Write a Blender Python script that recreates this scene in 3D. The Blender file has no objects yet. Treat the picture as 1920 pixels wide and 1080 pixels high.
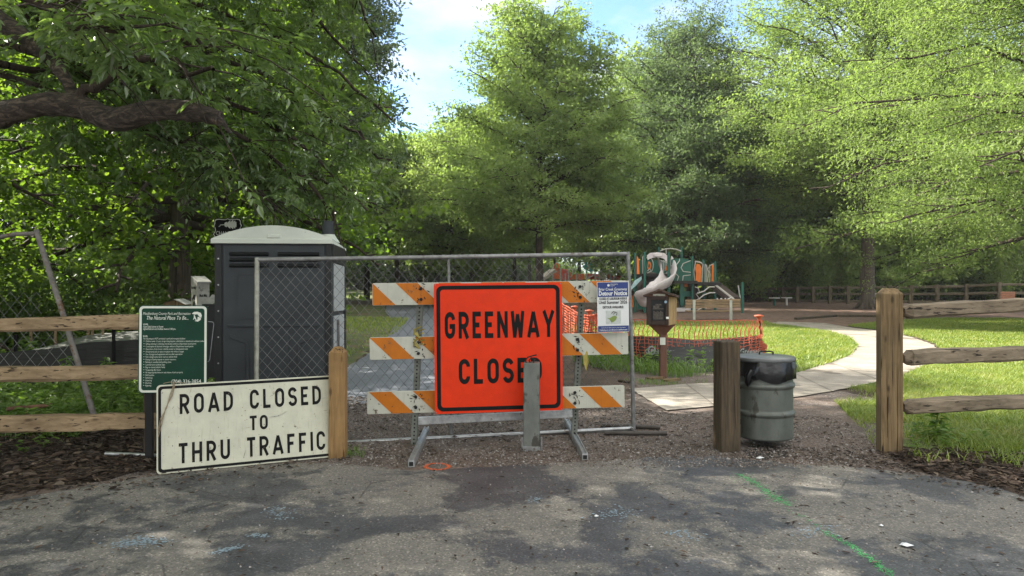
import bpy, bmesh, math, random
import numpy as np
from mathutils import Vector, Matrix
S = bpy.context.scene
C = S.collection
R = math.radians
# ---------------------------------------------------------------- camera, world, sun
F = 1400.0; CX = 960.0; HY = 520.0; H = 1.6
cam_d = bpy.data.cameras.new("camera"); cam = bpy.data.objects.new("camera", cam_d); C.objects.link(cam)
cam.location = (0, 0, H); cam.rotation_euler = (R(90), 0, 0)
cam_d.sensor_fit = 'HORIZONTAL'; cam_d.sensor_width = 36; cam_d.lens = 36 * F / 1920
cam_d.shift_y = -20 / 1920; cam_d.clip_start = 0.05; cam_d.clip_end = 2000
S.camera = cam
SUN_EL = R(36); SUN_DIR = Vector((-0.93, 0.37, 0)).normalized() * math.cos(SUN_EL) + Vector((0, 0, math.sin(SUN_EL)))
sun_d = bpy.data.lights.new("sun", 'SUN'); sun = bpy.data.objects.new("sun", sun_d); C.objects.link(sun)
sun_d.energy = 4.2; sun_d.angle = R(0.55); sun_d.color = (1.0, 0.94, 0.84)
sun.rotation_euler = SUN_DIR.to_track_quat('Z', 'Y').to_euler(); sun.location = (-20, 10, 30)
W = bpy.data.worlds.new("World"); S.world = W; W.use_nodes = True
wn = W.node_tree.nodes; wl = W.node_tree.links
for n in list(wn): wn.remove(n)
wo = wn.new('ShaderNodeOutputWorld'); bg = wn.new('ShaderNodeBackground'); bg.inputs['Strength'].default_value = 0.15
sky = wn.new('ShaderNodeTexSky'); sky.sky_type = 'NISHITA'; sky.sun_disc = False
sky.sun_elevation = SUN_EL; sky.sun_rotation = math.atan2(SUN_DIR.x, SUN_DIR.y)
sky.air_density = 1.0; sky.dust_density = 0.7; sky.ozone_density = 1.0
# clouds: soft white bands of noise over the sky directions
tc = wn.new('ShaderNodeTexCoord'); mp = wn.new('ShaderNodeMapping'); mp.inputs['Scale'].default_value = (1.5, 1.5, 4.2)
mp.inputs['Location'].default_value = (0.35, 0.1, 0.55)
nz = wn.new('ShaderNodeTexNoise'); nz.inputs['Scale'].default_value = 2.6; nz.inputs['Detail'].default_value = 9; nz.inputs['Roughness'].default_value = 0.55
cr = wn.new('ShaderNodeValToRGB'); cr.color_ramp.elements[0].position = 0.42; cr.color_ramp.elements[1].position = 0.66
mx = wn.new('ShaderNodeMix'); mx.data_type = 'RGBA'
mx.inputs['B'].default_value = (1.6, 1.65, 1.72, 1)
wl.new(tc.outputs['Generated'], mp.inputs['Vector']); wl.new(mp.outputs[0], nz.inputs['Vector'])
wl.new(nz.outputs['Fac'], cr.inputs['Fac']); wl.new(cr.outputs['Color'], mx.inputs['Factor'])
tn = wn.new('ShaderNodeMix'); tn.data_type = 'RGBA'; tn.blend_type = 'MULTIPLY'; tn.inputs['Factor'].default_value = 1; tn.inputs['B'].default_value = (.36, .44, .56, 1)
wl.new(sky.outputs[0], tn.inputs['A']); wl.new(tn.outputs['Result'], mx.inputs['A']); # bright clouds added unseen overhead and behind as shade fill, open sky low ahead
sx = wn.new('ShaderNodeSeparateXYZ'); wl.new(tc.outputs['Generated'], sx.inputs[0])
md = wn.new('ShaderNodeMath'); md.operation = 'MULTIPLY_ADD'; wl.new(sx.outputs['Y'], md.inputs[0]); md.inputs[1].default_value = -.45; wl.new(sx.outputs['Z'], md.inputs[2])
cd = wn.new('ShaderNodeValToRGB'); cd.color_ramp.elements[0].position = .16; cd.color_ramp.elements[1].position = .55; wl.new(md.outputs[0], cd.inputs['Fac'])
m2 = wn.new('ShaderNodeMix'); m2.data_type = 'RGBA'; m2.inputs['B'].default_value = (3.1, 3.1, 3.05, 1)
wl.new(cd.outputs['Color'], m2.inputs['Factor']); wl.new(mx.outputs['Result'], m2.inputs['A'])
wl.new(m2.outputs['Result'], bg.inputs['Color']); wl.new(bg.outputs[0], wo.inputs['Surface'])
S.view_settings.view_transform = 'Standard'; S.view_settings.look = 'None'
S.view_settings.exposure = 2.27; S.view_settings.gamma = 1
S.render.engine = 'CYCLES'
cy = S.cycles
cy.max_bounces = 9; cy.diffuse_bounces = 8; cy.glossy_bounces = 2; cy.transmission_bounces = 6; cy.transparent_max_bounces = 6
cy.use_denoising = True; cy.sample_clamp_indirect = 6.0
# ---------------------------------------------------------------- helpers
def P(px, py, Y): return Vector(((px - CX) * Y / F, Y, H - (py - HY) * Y / F))
def G(px, py, z=0.0):
    Y = (H - z) * F / (py - HY); return Vector(((px - CX) * Y / F, Y, z))
ORG = {}
def new_obj(name, data, parent=None):
    o = bpy.data.objects.new(name, data); C.objects.link(o)
    if parent is not None: o.parent = parent; ORG[o.name] = ORG[parent.name]
    else: ORG[o.name] = Vector((0, 0, 0))
    return o
def tag(o, label=None, cat=None, group=None, kind=None):
    if label: o['label'] = label
    if cat: o['category'] = cat
    if group: o['group'] = group
    if kind: o['kind'] = kind
    return o
def thing(name, loc, label, cat, group=None):
    o = bpy.data.objects.new(name, None); C.objects.link(o); o.location = loc; o.empty_display_size = 0.2
    ORG[o.name] = Vector(loc); return tag(o, label, cat, group)
def copy_tree(o, parent=None):
    c = o.copy(); C.objects.link(c)
    if parent is not None: c.parent = parent
    for ch in list(o.children): copy_tree(ch, c)
    return c
class MB:
    def __init__(s): s.v = []; s.f = []; s.m = []; s.sm = []
    def add(s, vs, fs, mi=0, smooth=False):
        b = len(s.v); s.v += [Vector(v) for v in vs]
        for f in fs: s.f.append(tuple(i + b for i in f)); s.m.append(mi); s.sm.append(smooth)
        return s
    def box(s, c, d, rot=None, mi=0):
        c = Vector(c); hx, hy, hz = d[0] / 2, d[1] / 2, d[2] / 2
        vs = [Vector((x, y, z)) for x in (-hx, hx) for y in (-hy, hy) for z in (-hz, hz)]
        if rot is not None: vs = [rot @ v for v in vs]
        return s.add([c + v for v in vs], [(0,1,3,2),(4,6,7,5),(0,4,5,1),(2,3,7,6),(0,2,6,4),(1,5,7,3)], mi)
    def beam(s, a, b, w, h, up=(0,0,1), mi=0, taper=1.0, cham=0.0):
        a = Vector(a); b = Vector(b); d = (b - a).normalized(); up = Vector(up)
        sd = d.cross(up).normalized(); u = sd.cross(d).normalized()
        def ring(p, w, h):
            if cham:
                c = min(cham, w * .45, h * .45)
                return [p + sd*x + u*y for x, y in ((-w/2+c,-h/2),(w/2-c,-h/2),(w/2,-h/2+c),(w/2,h/2-c),(w/2-c,h/2),(-w/2+c,h/2),(-w/2,h/2-c),(-w/2,-h/2+c))]
            return [p + sd*x + u*y for x, y in ((-w/2,-h/2),(w/2,-h/2),(w/2,h/2),(-w/2,h/2))]
        r0 = ring(a, w, h); r1 = ring(b, w*taper, h*taper); n = len(r0)
        fs = [(i, (i+1) % n, n + (i+1) % n, n + i) for i in range(n)] + [tuple(range(n))[::-1], tuple(range(n, 2*n))]
        return s.add(r0 + r1, fs, mi)
    def rough_beam(s, a, b, w, h, seed, amp=.006, k=14, cham=.02, mi=0):
        r = random.Random(seed); a = Vector(a); b = Vector(b); d = (b - a).normalized(); sd = d.cross(Vector((0,0,1))).normalized(); u = sd.cross(d).normalized(); rings = []
        c = cham; off = [(r.gauss(0,amp), r.gauss(0,amp)) for _ in range(8)]
        for i in range(k + 1):
            p = a.lerp(b, i / k) + u * r.gauss(0, amp * .5)
            off = [(x*.75 + r.gauss(0,amp*.6), y*.75 + r.gauss(0,amp*.6)) for x, y in off]
            base = ((-w/2+c,-h/2),(w/2-c,-h/2),(w/2,-h/2+c),(w/2,h/2-c),(w/2-c,h/2),(-w/2+c,h/2),(-w/2,h/2-c),(-w/2,-h/2+c))
            rings += [p + sd*(x+o[0]) + u*(y+o[1]) for (x, y), o in zip(base, off)]
        fs = [(i*8+j, i*8+(j+1)%8, (i+1)*8+(j+1)%8, (i+1)*8+j) for i in range(k) for j in range(8)] + [tuple(range(8))[::-1], tuple(range(k*8, k*8+8))]
        return s.add(rings, fs, mi)
    def tube(s, pts, r, n=8, mi=0, caps=True, smooth=True):
        pts = [Vector(p) for p in pts]; k = len(pts)
        rs = r if isinstance(r, (list, tuple)) else [r] * k
        d0 = (pts[1] - pts[0]).normalized(); ref = Vector((0,0,1)) if abs(d0.z) < .9 else Vector((1,0,0))
        u = d0.cross(ref).normalized(); vs = []
        for i in range(k):
            if i == 0: d = pts[1] - pts[0]
            elif i == k-1: d = pts[-1] - pts[-2]
            else: d = pts[i+1] - pts[i-1]
            d.normalize(); u = (u - d * u.dot(d))
            if u.length < 1e-6: u = d.orthogonal()
            u.normalize(); w = d.cross(u)
            for j in range(n):
                a = 2 * math.pi * j / n; vs.append(pts[i] + (u * math.cos(a) + w * math.sin(a)) * rs[i])
        fs = [(i*n+j, i*n+(j+1)%n, (i+1)*n+(j+1)%n, (i+1)*n+j) for i in range(k-1) for j in range(n)]
        s.add(vs, fs, mi, smooth)
        if caps: s.add(vs[:n], [tuple(range(n))[::-1]], mi); s.add(vs[-n:], [tuple(range(n))], mi)
        return s
    def lathe(s, c, prof, n=32, mi=0, smooth=True, sx=1, sy=1, caps=True):
        c = Vector(c); vs = []
        for r, z in prof:
            for j in range(n):
                a = 2*math.pi*j/n; vs.append(c + Vector((math.cos(a)*r*sx, math.sin(a)*r*sy, z)))
        k = len(prof)
        fs = [(i*n+j, i*n+(j+1)%n, (i+1)*n+(j+1)%n, (i+1)*n+j) for i in range(k-1) for j in range(n)]
        s.add(vs, fs, mi, smooth)
        if caps: s.add(vs[:n], [tuple(range(n))[::-1]], mi); s.add(vs[-n:], [tuple(range(n))], mi)
        return s
    def prism(s, poly, fr, t0, t1, mi=0):
        n = len(poly); vs = [fr(x, y, t0) for x, y in poly] + [fr(x, y, t1) for x, y in poly]
        fs = [tuple(range(n))[::-1], tuple(range(n, 2*n))] + [(i, (i+1)%n, n+(i+1)%n, n+i) for i in range(n)]
        return s.add(vs, fs, mi)
    def flat(s, poly, fr, t, mi=0):
        return s.add([fr(x, y, t) for x, y in poly], [tuple(range(len(poly)))], mi)
    def build(s, name, mats, parent=None, bevel=0, segs=2):
        me = bpy.data.meshes.new(name)
        org = ORG[parent.name] if parent is not None else Vector((0,0,0))
        me.from_pydata([v - org for v in s.v], [], s.f)
        for m in (mats if isinstance(mats, (list, tuple)) else [mats]): me.materials.append(m)
        me.polygons.foreach_set('material_index', s.m); me.polygons.foreach_set('use_smooth', s.sm); me.update()
        o = new_obj(name, me, parent)
        if bevel:
            b = o.modifiers.new('bevel', 'BEVEL'); b.width = bevel; b.segments = segs; b.limit_method = 'ANGLE'; b.angle_limit = R(40)
        return o
def frame(o, u, v):
    o = Vector(o); u = Vector(u).normalized(); v = Vector(v).normalized(); n = u.cross(v).normalized()
    f = lambda x, y, t=0.0: o + u*x + v*y + n*t
    f.o, f.u, f.v, f.n = o, u, v, n
    return f
def np_mesh(name, verts, fsize, mats, parent=None, midx=None, faces=None, smooth=False):
    """verts (n,3); faces are consecutive runs of fsize verts unless given as (m,fsize)"""
    me = bpy.data.meshes.new(name); verts = np.asarray(verts, dtype=np.float32)
    if parent is not None: verts = verts - np.array(ORG[parent.name], dtype=np.float32)
    idx = np.arange(len(verts), dtype=np.int32) if faces is None else np.asarray(faces, dtype=np.int32).ravel()
    nf = len(idx) // fsize
    me.vertices.add(len(verts)); me.vertices.foreach_set('co', verts.ravel())
    me.loops.add(len(idx)); me.loops.foreach_set('vertex_index', idx)
    me.polygons.add(nf); me.polygons.foreach_set('loop_start', np.arange(nf, dtype=np.int32) * fsize)
    for m in (mats if isinstance(mats, (list, tuple)) else [mats]): me.materials.append(m)
    if midx is not None: me.polygons.foreach_set('material_index', np.asarray(midx, dtype=np.int32))
    me.polygons.foreach_set('use_smooth', np.full(nf, smooth, dtype=bool))
    me.update(calc_edges=True); me.validate()
    return new_obj(name, me, parent)
# ---- materials
def mat_base(name):
    m = bpy.data.materials.new(name); m.use_nodes = True; nt = m.node_tree
    return m, nt, nt.nodes['Principled BSDF'], nt.nodes['Material Output']
def ramp(nt, stops, src):
    r = nt.nodes.new('ShaderNodeValToRGB'); e = r.color_ramp.elements
    while len(e) < len(stops): e.new(0.5)
    for k, (p, c) in enumerate(stops): e[k].position = p; e[k].color = (c[0], c[1], c[2], 1)
    nt.links.new(src, r.inputs['Fac']); return r.outputs['Color']
def noise(nt, scale, detail=5, rough=.55, vec=None, dist=0.0):
    n = nt.nodes.new('ShaderNodeTexNoise'); n.inputs['Scale'].default_value = scale; n.inputs['Detail'].default_value = detail
    n.inputs['Roughness'].default_value = rough; n.inputs['Distortion'].default_value = dist
    if vec is not None: nt.links.new(vec, n.inputs['Vector'])
    return n.outputs['Fac']
def objco(nt, scale=(1,1,1), rot=(0,0,0), loc=(0,0,0)):
    t = nt.nodes.new('ShaderNodeTexCoord'); m = nt.nodes.new('ShaderNodeMapping')
    m.inputs['Scale'].default_value = scale; m.inputs['Rotation'].default_value = rot; m.inputs['Location'].default_value = loc
    nt.links.new(t.outputs['Object'], m.inputs['Vector']); return m.outputs[0]
def mixc(nt, fac, a, b, mode='MIX'):
    m = nt.nodes.new('ShaderNodeMix'); m.data_type = 'RGBA'; m.blend_type = mode
    for k, v in (('Factor', fac), ('A', a), ('B', b)):
        if isinstance(v, (int, float)): m.inputs[k].default_value = v
        elif isinstance(v, tuple): m.inputs[k].default_value = (v[0], v[1], v[2], 1)
        else: nt.links.new(v, m.inputs[k])
    return m.outputs['Result']
def bump(nt, bsdf, h, strength=.3, dist=.01):
    b = nt.nodes.new('ShaderNodeBump'); b.inputs['Strength'].default_value = strength; b.inputs['Distance'].default_value = dist
    nt.links.new(h, b.inputs['Height']); nt.links.new(b.outputs[0], bsdf.inputs['Normal'])
def pm(name, col, rough=.6, metal=0., var=.25, scale=6., spots=None, bmp=.15, bscale=40., stretch=(1,1,1), spec=.4):
    """a plain procedural paint / metal / plastic with tonal variation, dirt spots and fine bump"""
    m, nt, b, out = mat_base(name); v = objco(nt, stretch)
    lo = tuple(c * (1 - var) for c in col); hi = tuple(min(1, c * (1 + var)) for c in col)
    c = ramp(nt, [(.3, lo), (.7, hi)], noise(nt, scale, 6, .6, v))
    if spots:
        f = ramp(nt, [(spots[1], (0,0,0)), (spots[1] + .06, (1,1,1))], noise(nt, spots[2], 5, .65, v))
        c = mixc(nt, f, c, spots[0])
    nt.links.new(c, b.inputs['Base Color']); b.inputs['Roughness'].default_value = rough; b.inputs['Metallic'].default_value = metal
    b.inputs['Specular IOR Level'].default_value = spec
    if bmp: bump(nt, b, noise(nt, bscale, 4, .6, v), bmp, .004)
    return m
def wood(name, dark, light, axis=2, scale=3.0, rough=.8, grain=14, stain=None):
    m, nt, b, out = mat_base(name)
    st = [grain, grain, grain]; st[axis] = 0.9
    v = objco(nt, tuple(st)); n1 = noise(nt, scale, 7, .65, v, .6)
    c = ramp(nt, [(.28, dark), (.5, tuple((a+c_)/2 for a, c_ in zip(dark, light))), (.72, light)], n1)
    v2 = objco(nt, (1,1,1)); n2 = noise(nt, 2.2, 4, .6, v2)
    c = mixc(nt, ramp(nt, [(.45, (0,0,0)), (.75, (.6,.6,.6))], n2), c, stain or tuple(x*.45 for x in dark))
    s2 = [26, 26, 26]; s2[axis] = .55; n3 = noise(nt, 1.7, 4, .55, objco(nt, tuple(s2), loc=(3, 7, 1)), .35)
    ck = ramp(nt, [(.615, (0,0,0)), (.635, (1,1,1))], n3); c = mixc(nt, ck, c, tuple(x*.22 for x in dark))
    s3 = [7, 7, 7]; s3[axis] = 2.6; vk = nt.nodes.new('ShaderNodeTexVoronoi'); vk.inputs['Scale'].default_value = 1.0; nt.links.new(objco(nt, tuple(s3)), vk.inputs['Vector'])
    c = mixc(nt, ramp(nt, [(.05, (.85,.85,.85)), (.13, (0,0,0))], vk.outputs['Distance']), c, tuple(x*.4 for x in dark))
    nt.links.new(c, b.inputs['Base Color']); b.inputs['Roughness'].default_value = rough; b.inputs['Specular IOR Level'].default_value = .25
    sb_ = nt.nodes.new('ShaderNodeMath'); sb_.operation = 'SUBTRACT'; nt.links.new(n1, sb_.inputs[0]); nt.links.new(ck, sb_.inputs[1])
    bump(nt, b, sb_.outputs[0], .6, .006); return m
def leafmat(name, cols, trans, tfac=.42, gloss=.06, nscale=.7, grough=.35):
    m, nt, b, out = mat_base(name); nt.nodes.remove(b)
    g = nt.nodes.new('ShaderNodeNewGeometry'); v = objco(nt)
    n = noise(nt, nscale, 3, .5, v)
    mth = nt.nodes.new('ShaderNodeMath'); mth.operation = 'MULTIPLY_ADD'
    nt.links.new(g.outputs['Random Per Island'], mth.inputs[0]); mth.inputs[1].default_value = .55
    m2 = nt.nodes.new('ShaderNodeMath'); m2.operation = 'MULTIPLY_ADD'; nt.links.new(n, m2.inputs[0]); m2.inputs[1].default_value = 1.1; m2.inputs[2].default_value = -.3
    nt.links.new(m2.outputs[0], mth.inputs[2])
    k = len(cols) - 1
    c = ramp(nt, [(i / k, cc) for i, cc in enumerate(cols)], mth.outputs[0])
    d = nt.nodes.new('ShaderNodeBsdfDiffuse'); nt.links.new(c, d.inputs['Color'])
    t = nt.nodes.new('ShaderNodeBsdfTranslucent'); nt.links.new(mixc(nt, 1.0, c, trans, 'MULTIPLY'), t.inputs['Color'])
    x = nt.nodes.new('ShaderNodeMixShader'); x.inputs[0].default_value = tfac
    nt.links.new(d.outputs[0], x.inputs[1]); nt.links.new(t.outputs[0], x.inputs[2])
    gl = nt.nodes.new('ShaderNodeBsdfGlossy'); gl.inputs['Roughness'].default_value = grough; gl.inputs['Color'].default_value = (1,1,1,1)
    y = nt.nodes.new('ShaderNodeMixShader'); y.inputs[0].default_value = gloss
    nt.links.new(x.outputs[0], y.inputs[1]); nt.links.new(gl.outputs[0], y.inputs[2]); nt.links.new(y.outputs[0], out.inputs['Surface'])
    return m
# ================================================================ SETTING: ground sheets
rng = np.random.default_rng(7); random.seed(7)
def gravel_mat():
    m, nt, b, out = mat_base('gravel_dirt'); v = objco(nt)
    vo = nt.nodes.new('ShaderNodeTexVoronoi'); vo.inputs['Scale'].default_value = 75; nt.links.new(v, vo.inputs['Vector'])
    sep = nt.nodes.new('ShaderNodeSeparateColor'); nt.links.new(vo.outputs['Color'], sep.inputs[0])
    st = ramp(nt, [(0, (.045,.033,.026)), (.45, (.105,.080,.064)), (.8, (.17,.14,.12)), (1, (.30,.27,.245))], sep.outputs[0])
    big = ramp(nt, [(.35, (.048,.035,.027)), (.65, (.145,.102,.077))], noise(nt, 1.1, 6, .6, v))
    c = mixc(nt, ramp(nt, [(.4, (.15,.15,.15)), (.62, (.9,.9,.9))], noise(nt, 2.7, 6, .6, v)), big, st)
    nt.links.new(c, b.inputs['Base Color']); b.inputs['Roughness'].default_value = .95
    hh = nt.nodes.new('ShaderNodeMath'); hh.operation = 'ADD'; nt.links.new(vo.outputs['Distance'], hh.inputs[0]); nt.links.new(noise(nt, 30, 5, .6, v), hh.inputs[1])
    bump(nt, b, hh.outputs[0], .9, .012); return m
def asphalt_mat():
    m, nt, b, out = mat_base('worn_asphalt'); v = objco(nt)
    n1 = noise(nt, .95, 6, .58, v, .5); n2 = noise(nt, 6.5, 9, .74, v)
    ad = nt.nodes.new('ShaderNodeMath'); ad.operation = 'MULTIPLY_ADD'; nt.links.new(n2, ad.inputs[0]); ad.inputs[1].default_value = .38; nt.links.new(n1, ad.inputs[2])
    mask = ramp(nt, [(.645, (0,0,0)), (.71, (1,1,1))], ad.outputs[0])
    dust = ramp(nt, [(.3, (.115,.108,.096)), (.7, (.165,.153,.134))], noise(nt, 2.2, 6, .6, v))
    dark = ramp(nt, [(.3, (.037,.038,.041)), (.7, (.070,.071,.074))], noise(nt, 3.1, 6, .6, v))
    c = mixc(nt, mask, dark, dust)
    vo = nt.nodes.new('ShaderNodeTexVoronoi'); vo.inputs['Scale'].default_value = 95; nt.links.new(v, vo.inputs['Vector'])
    sep = nt.nodes.new('ShaderNodeSeparateColor'); nt.links.new(vo.outputs['Color'], sep.inputs[0])
    agg = ramp(nt, [(0, (.62,.62,.62)), (.5, (.95,.95,.95)), (.90, (1.15,1.14,1.12)), (.96, (1.9,1.85,1.8))], sep.outputs[1])
    c = mixc(nt, .85, c, agg, 'MULTIPLY')
    # cracks
    vc = nt.nodes.new('ShaderNodeTexVoronoi'); vc.feature = 'DISTANCE_TO_EDGE'; vc.inputs['Scale'].default_value = 1.7
    wv = mixc(nt, .18, v, None or nt.nodes.new('ShaderNodeTexNoise').outputs['Color']); nt.links.new(wv, vc.inputs['Vector'])
    ck = ramp(nt, [(.003, (.25,.25,.25)), (.010, (1,1,1))], vc.outputs['Distance'])
    ckm = ramp(nt, [(.5, (0,0,0)), (.62, (.8,.8,.8))], noise(nt, .7, 3, .5, v))
    c = mixc(nt, ckm, c, mixc(nt, 1.0, c, ck, 'MULTIPLY'))
    nt.links.new(c, b.inputs['Base Color'])
    rr = ramp(nt, [(0, (.62,.62,.62)), (1, (.92,.92,.92))], mask); nt.links.new(rr, b.inputs['Roughness']); b.inputs['Specular IOR Level'].default_value = .35
    hh = nt.nodes.new('ShaderNodeMath'); hh.operation = 'ADD'; nt.links.new(vo.outputs['Distance'], hh.inputs[0]); nt.links.new(noise(nt, 55, 4, .6, v), hh.inputs[1])
    bump(nt, b, hh.outputs[0], .45, .006); return m
M_gravel = gravel_mat(); M_asphalt = asphalt_mat()
def two(name, a, b_, scale, rough=.9, bs=60, bst=.5, c3=None, sp=None):
    m, nt, b, out = mat_base(name); v = objco(nt)
    c = ramp(nt, [(.34, a), (.66, b_)], noise(nt, scale, 7, .62, v))
    if c3: c = mixc(nt, ramp(nt, [(sp[0], (0,0,0)), (sp[0] + .08, (1,1,1))], noise(nt, sp[1], 5, .6, v)), c, c3)
    c = mixc(nt, .7, c, ramp(nt, [(.3, (.55,.55,.55)), (.7, (1.4,1.4,1.4))], noise(nt, bs, 3, .6, v)), 'MULTIPLY')
    nt.links.new(c, b.inputs['Base Color']); b.inputs['Roughness'].default_value = rough; b.inputs['Specular IOR Level'].default_value = .25
    bump(nt, b, noise(nt, bs, 5, .6, v), bst, .01); return m
M_soil = two('woodland_soil', (.028,.020,.014), (.085,.058,.040), 2.2, c3=(.045,.060,.022), sp=(.62, 1.1))
M_lawn = two('lawn_soil', (.060,.070,.024), (.10,.125,.036), 1.4, c3=(.13,.095,.062), sp=(.52, 1.3))
M_litter = two('leaf_litter_soil', (.016,.011,.008), (.058,.038,.026), 7, bs=45, bst=.9)
M_mulch = two('wood_chip_mulch', (.075,.048,.036), (.20,.130,.10), 3.5, bs=28, bst=.9, c3=(.07,.045,.03), sp=(.64, .5))
M_conc = two('old_concrete', (.20,.178,.148), (.30,.268,.225), 1.8, rough=.9, bs=120, bst=.25, c3=(.13,.11,.088), sp=(.57, 1.0))
M_newasph = two('smooth_new_asphalt', (.105,.112,.128), (.135,.144,.162), 3, rough=.5, bs=160, bst=.3)
M_bank = two('green_bank_soil', (.03,.04,.014), (.06,.075,.025), 2.5)
def sheet(name, pts, z, m, jit=0.0, step=.12, seed=1):
    r = np.random.default_rng(seed); out = []
    n = len(pts)
    for i in range(n):
        a = Vector(pts[i]); b = Vector(pts[(i+1) % n]); L = (b - a).length
        k = max(1, int(L / step)) if jit else 1; k = min(k, 160)
        for j in range(k):
            p = a.lerp(b, j / k)
            if jit: p = p + Vector((r.normal(0, jit), r.normal(0, jit), 0))
            out.append((p.x, p.y, z))
    me = bpy.data.meshes.new(name); me.from_pydata(out, [], [tuple(range(len(out)))]); me.materials.append(m)
    bm = bmesh.new(); bm.from_mesh(me); bmesh.ops.triangulate(bm, faces=bm.faces[:]); bm.normal_update()
    for f in bm.faces:
        if f.normal.z < 0: f.normal_flip()
    bm.to_mesh(me); bm.free()
    return tag(new_obj(name, me), kind='structure')
def gp(*pl): return [G(x, y) for x, y in pl]
sheet('ground', [(-400,-200,0), (400,-200,0), (400,900,0), (-400,900,0)], 0, M_soil)
sheet('gravel', [(-6,3.5,0), (-3.2,6.5,0), (-2.6,9.7,0), (1.6,9.7,0), (2.0,13,0), (3.6,13,0), (4.6,10.6,0), (5.2,8.2,0), (7.5,6.0,0), (9,2,0)], .004, M_gravel, .05, .2, 3)
road_edge = gp((-420,1000),(0,943),(150,915),(300,893),(450,876),(620,868),(760,884),(900,878),(1090,868),(1240,858),(1345,856),(1480,870),(1600,878),(1700,888),(1800,902),(1920,925),(2400,1010))
sheet('road', [Vector((-9,2.2,0)), Vector((-30,-12,0)), Vector((30,-12,0)), Vector((9,2,0))] + road_edge[::-1], .008, M_asphalt, .022, .07, 4)
path_out = gp((1180,731),(1250,772),(1341,764),(1487,747),(1557,736),(1607,726),(1652,716),(1699,703),(1740,683),(1759,660),(1751,648),(1712,634),(1653,622),(1588,614),(1545,606.5),(1459,604))
path_in = gp((1440,608),(1490,614),(1557,624),(1596,636),(1609,651),(1596,667),(1557,682),(1490,702),(1341,720),(1286,722),(1222,728))
sheet('footpath', path_out + path_in, .020, M_conc, .012, .15, 5)
sheet('greenway', gp((600,760),(1045,760),(1052,700),(1010,650),(930,610),(880,585),(846,572),(725,572),(722,585),(735,600),(739,612),(722,640),(690,665),(652,690),(600,712)), .016, M_newasph, .02, .2, 6)
sheet('playground_mulch', [G(1000,604), G(1440,606), G(1600,612), G(1700,604), G(2300,612), Vector((75,47,0)), Vector((12,52,0)), Vector((-1,48,0)), G(985,575)], .008, M_mulch, .08, .5, 8)
lawn_a = [G(1062,606), G(1440,605)] + path_in[:8] + [G(1430,708), G(1330,690), G(1240,660), G(1140,645), G(1062,640)]
sheet('lawn', lawn_a, .012, M_lawn, .05, .3, 9)
lawn_b = [G(1650,732), G(1668,719)] + path_out[7:14][0:0] + [G(1703,705), G(1745,685), G(1764,660), G(1754,645), G(1712,632), G(1653,620), G(1590,612), G(1640,606), G(1760,598), G(2300,600), Vector((14,6,0)), Vector((8,5,0)), G(1790,860), G(1690,838), G(1660,800), G(1640,765)]
sheet('lawn', lawn_b, .012, M_lawn, .06, .25, 10)
sheet('lawn', gp((560,700),(652,686),(690,662),(722,637),(737,612),(733,600),(722,585),(724,572),(560,570)), .008, M_lawn, .06, .3, 11)
sheet('lawn', [(-34,54,0), (-2.5,50,0), (1,56,0), (8,62,0), (10,92,0), (-40,92,0)], .012, M_lawn, .1, 1.0, 15)
sheet('drum_shadow_patch', gp((1392,846),(1400,838),(1425,835),(1455,838),(1480,846),(1474,857),(1440,863),(1405,860)), .0062, pm('painted_shadow_black', (.012,.010,.008), .6, var=.3, bscale=60, bmp=.6), .012, .06, 16)  # near-black sheet that paints in the shade below the hanging drum
sheet('forest_floor', [(-3.05,6.15,0), (-4.6,4.4,0), (-9,3.0,0), (-12,8,0), (-2.5,8.2,0), (-2.2,7.2,0)], .010, M_litter, .05, .15, 12)
sheet('forest_floor', [(3.42,6.85,0), (3.25,6.3,0), (3.55,5.8,0), (4.1,5.0,0), (7,3.5,0), (9,5.5,0), (5.4,6.75,0), (4.2,6.9,0)], .010, M_litter, .06, .15, 13)

# saw cut joints across the concrete path
jb = MB()
for a, b_ in (((1286,722),(1341,764)),((1490,702),(1560,736)),((1557,682),(1652,716)),((1609,651),(1759,660)),((1580,630),(1690,629)),((1500,615.5),(1590,614.2))):
    p, q = G(*a), G(*b_); d = (q - p).normalized(); sd = Vector((-d.y, d.x, 0)) * .008; z = Vector((0,0,.0235)); jb.add([p - sd + z, q - sd + z, q + sd + z, p + sd + z], [(0,1,2,3)])
tag(jb.build('path_joint', pm('joint_dirt', (.13,.112,.09), .95, bmp=0)), kind='structure')
# ================================================================ TREES
M_bark = wood('bark_brown', (.022,.016,.012), (.085,.064,.050), 2, 2.5, .95, 9)
M_bark2 = wood('bark_grey', (.045,.036,.028), (.15,.12,.095), 2, 2.5, .95, 9)
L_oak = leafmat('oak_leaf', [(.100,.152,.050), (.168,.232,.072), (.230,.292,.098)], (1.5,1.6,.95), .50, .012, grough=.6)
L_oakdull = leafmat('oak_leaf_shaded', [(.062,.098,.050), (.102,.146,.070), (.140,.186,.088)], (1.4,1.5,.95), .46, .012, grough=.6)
L_far = leafmat('far_leaf', [(.115,.168,.056), (.185,.245,.082), (.255,.31,.108)], (1.45,1.55,.95), .50, .015, .25)
L_maple = leafmat('maple_leaf', [(.040,.080,.018), (.080,.135,.026), (.125,.175,.036)], (2.0,2.05,.8), .54, .02)
L_ash = leafmat('ash_leaf', [(.056,.098,.034), (.100,.156,.050), (.155,.21,.072)], (1.7,1.85,.8), .46, .075, 1.2)
L_shrub = leafmat('shrub_leaf', [(.05,.085,.025), (.09,.14,.04), (.15,.20,.055)], (1.5,1.6,.8), .42, .02, .9)

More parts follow.
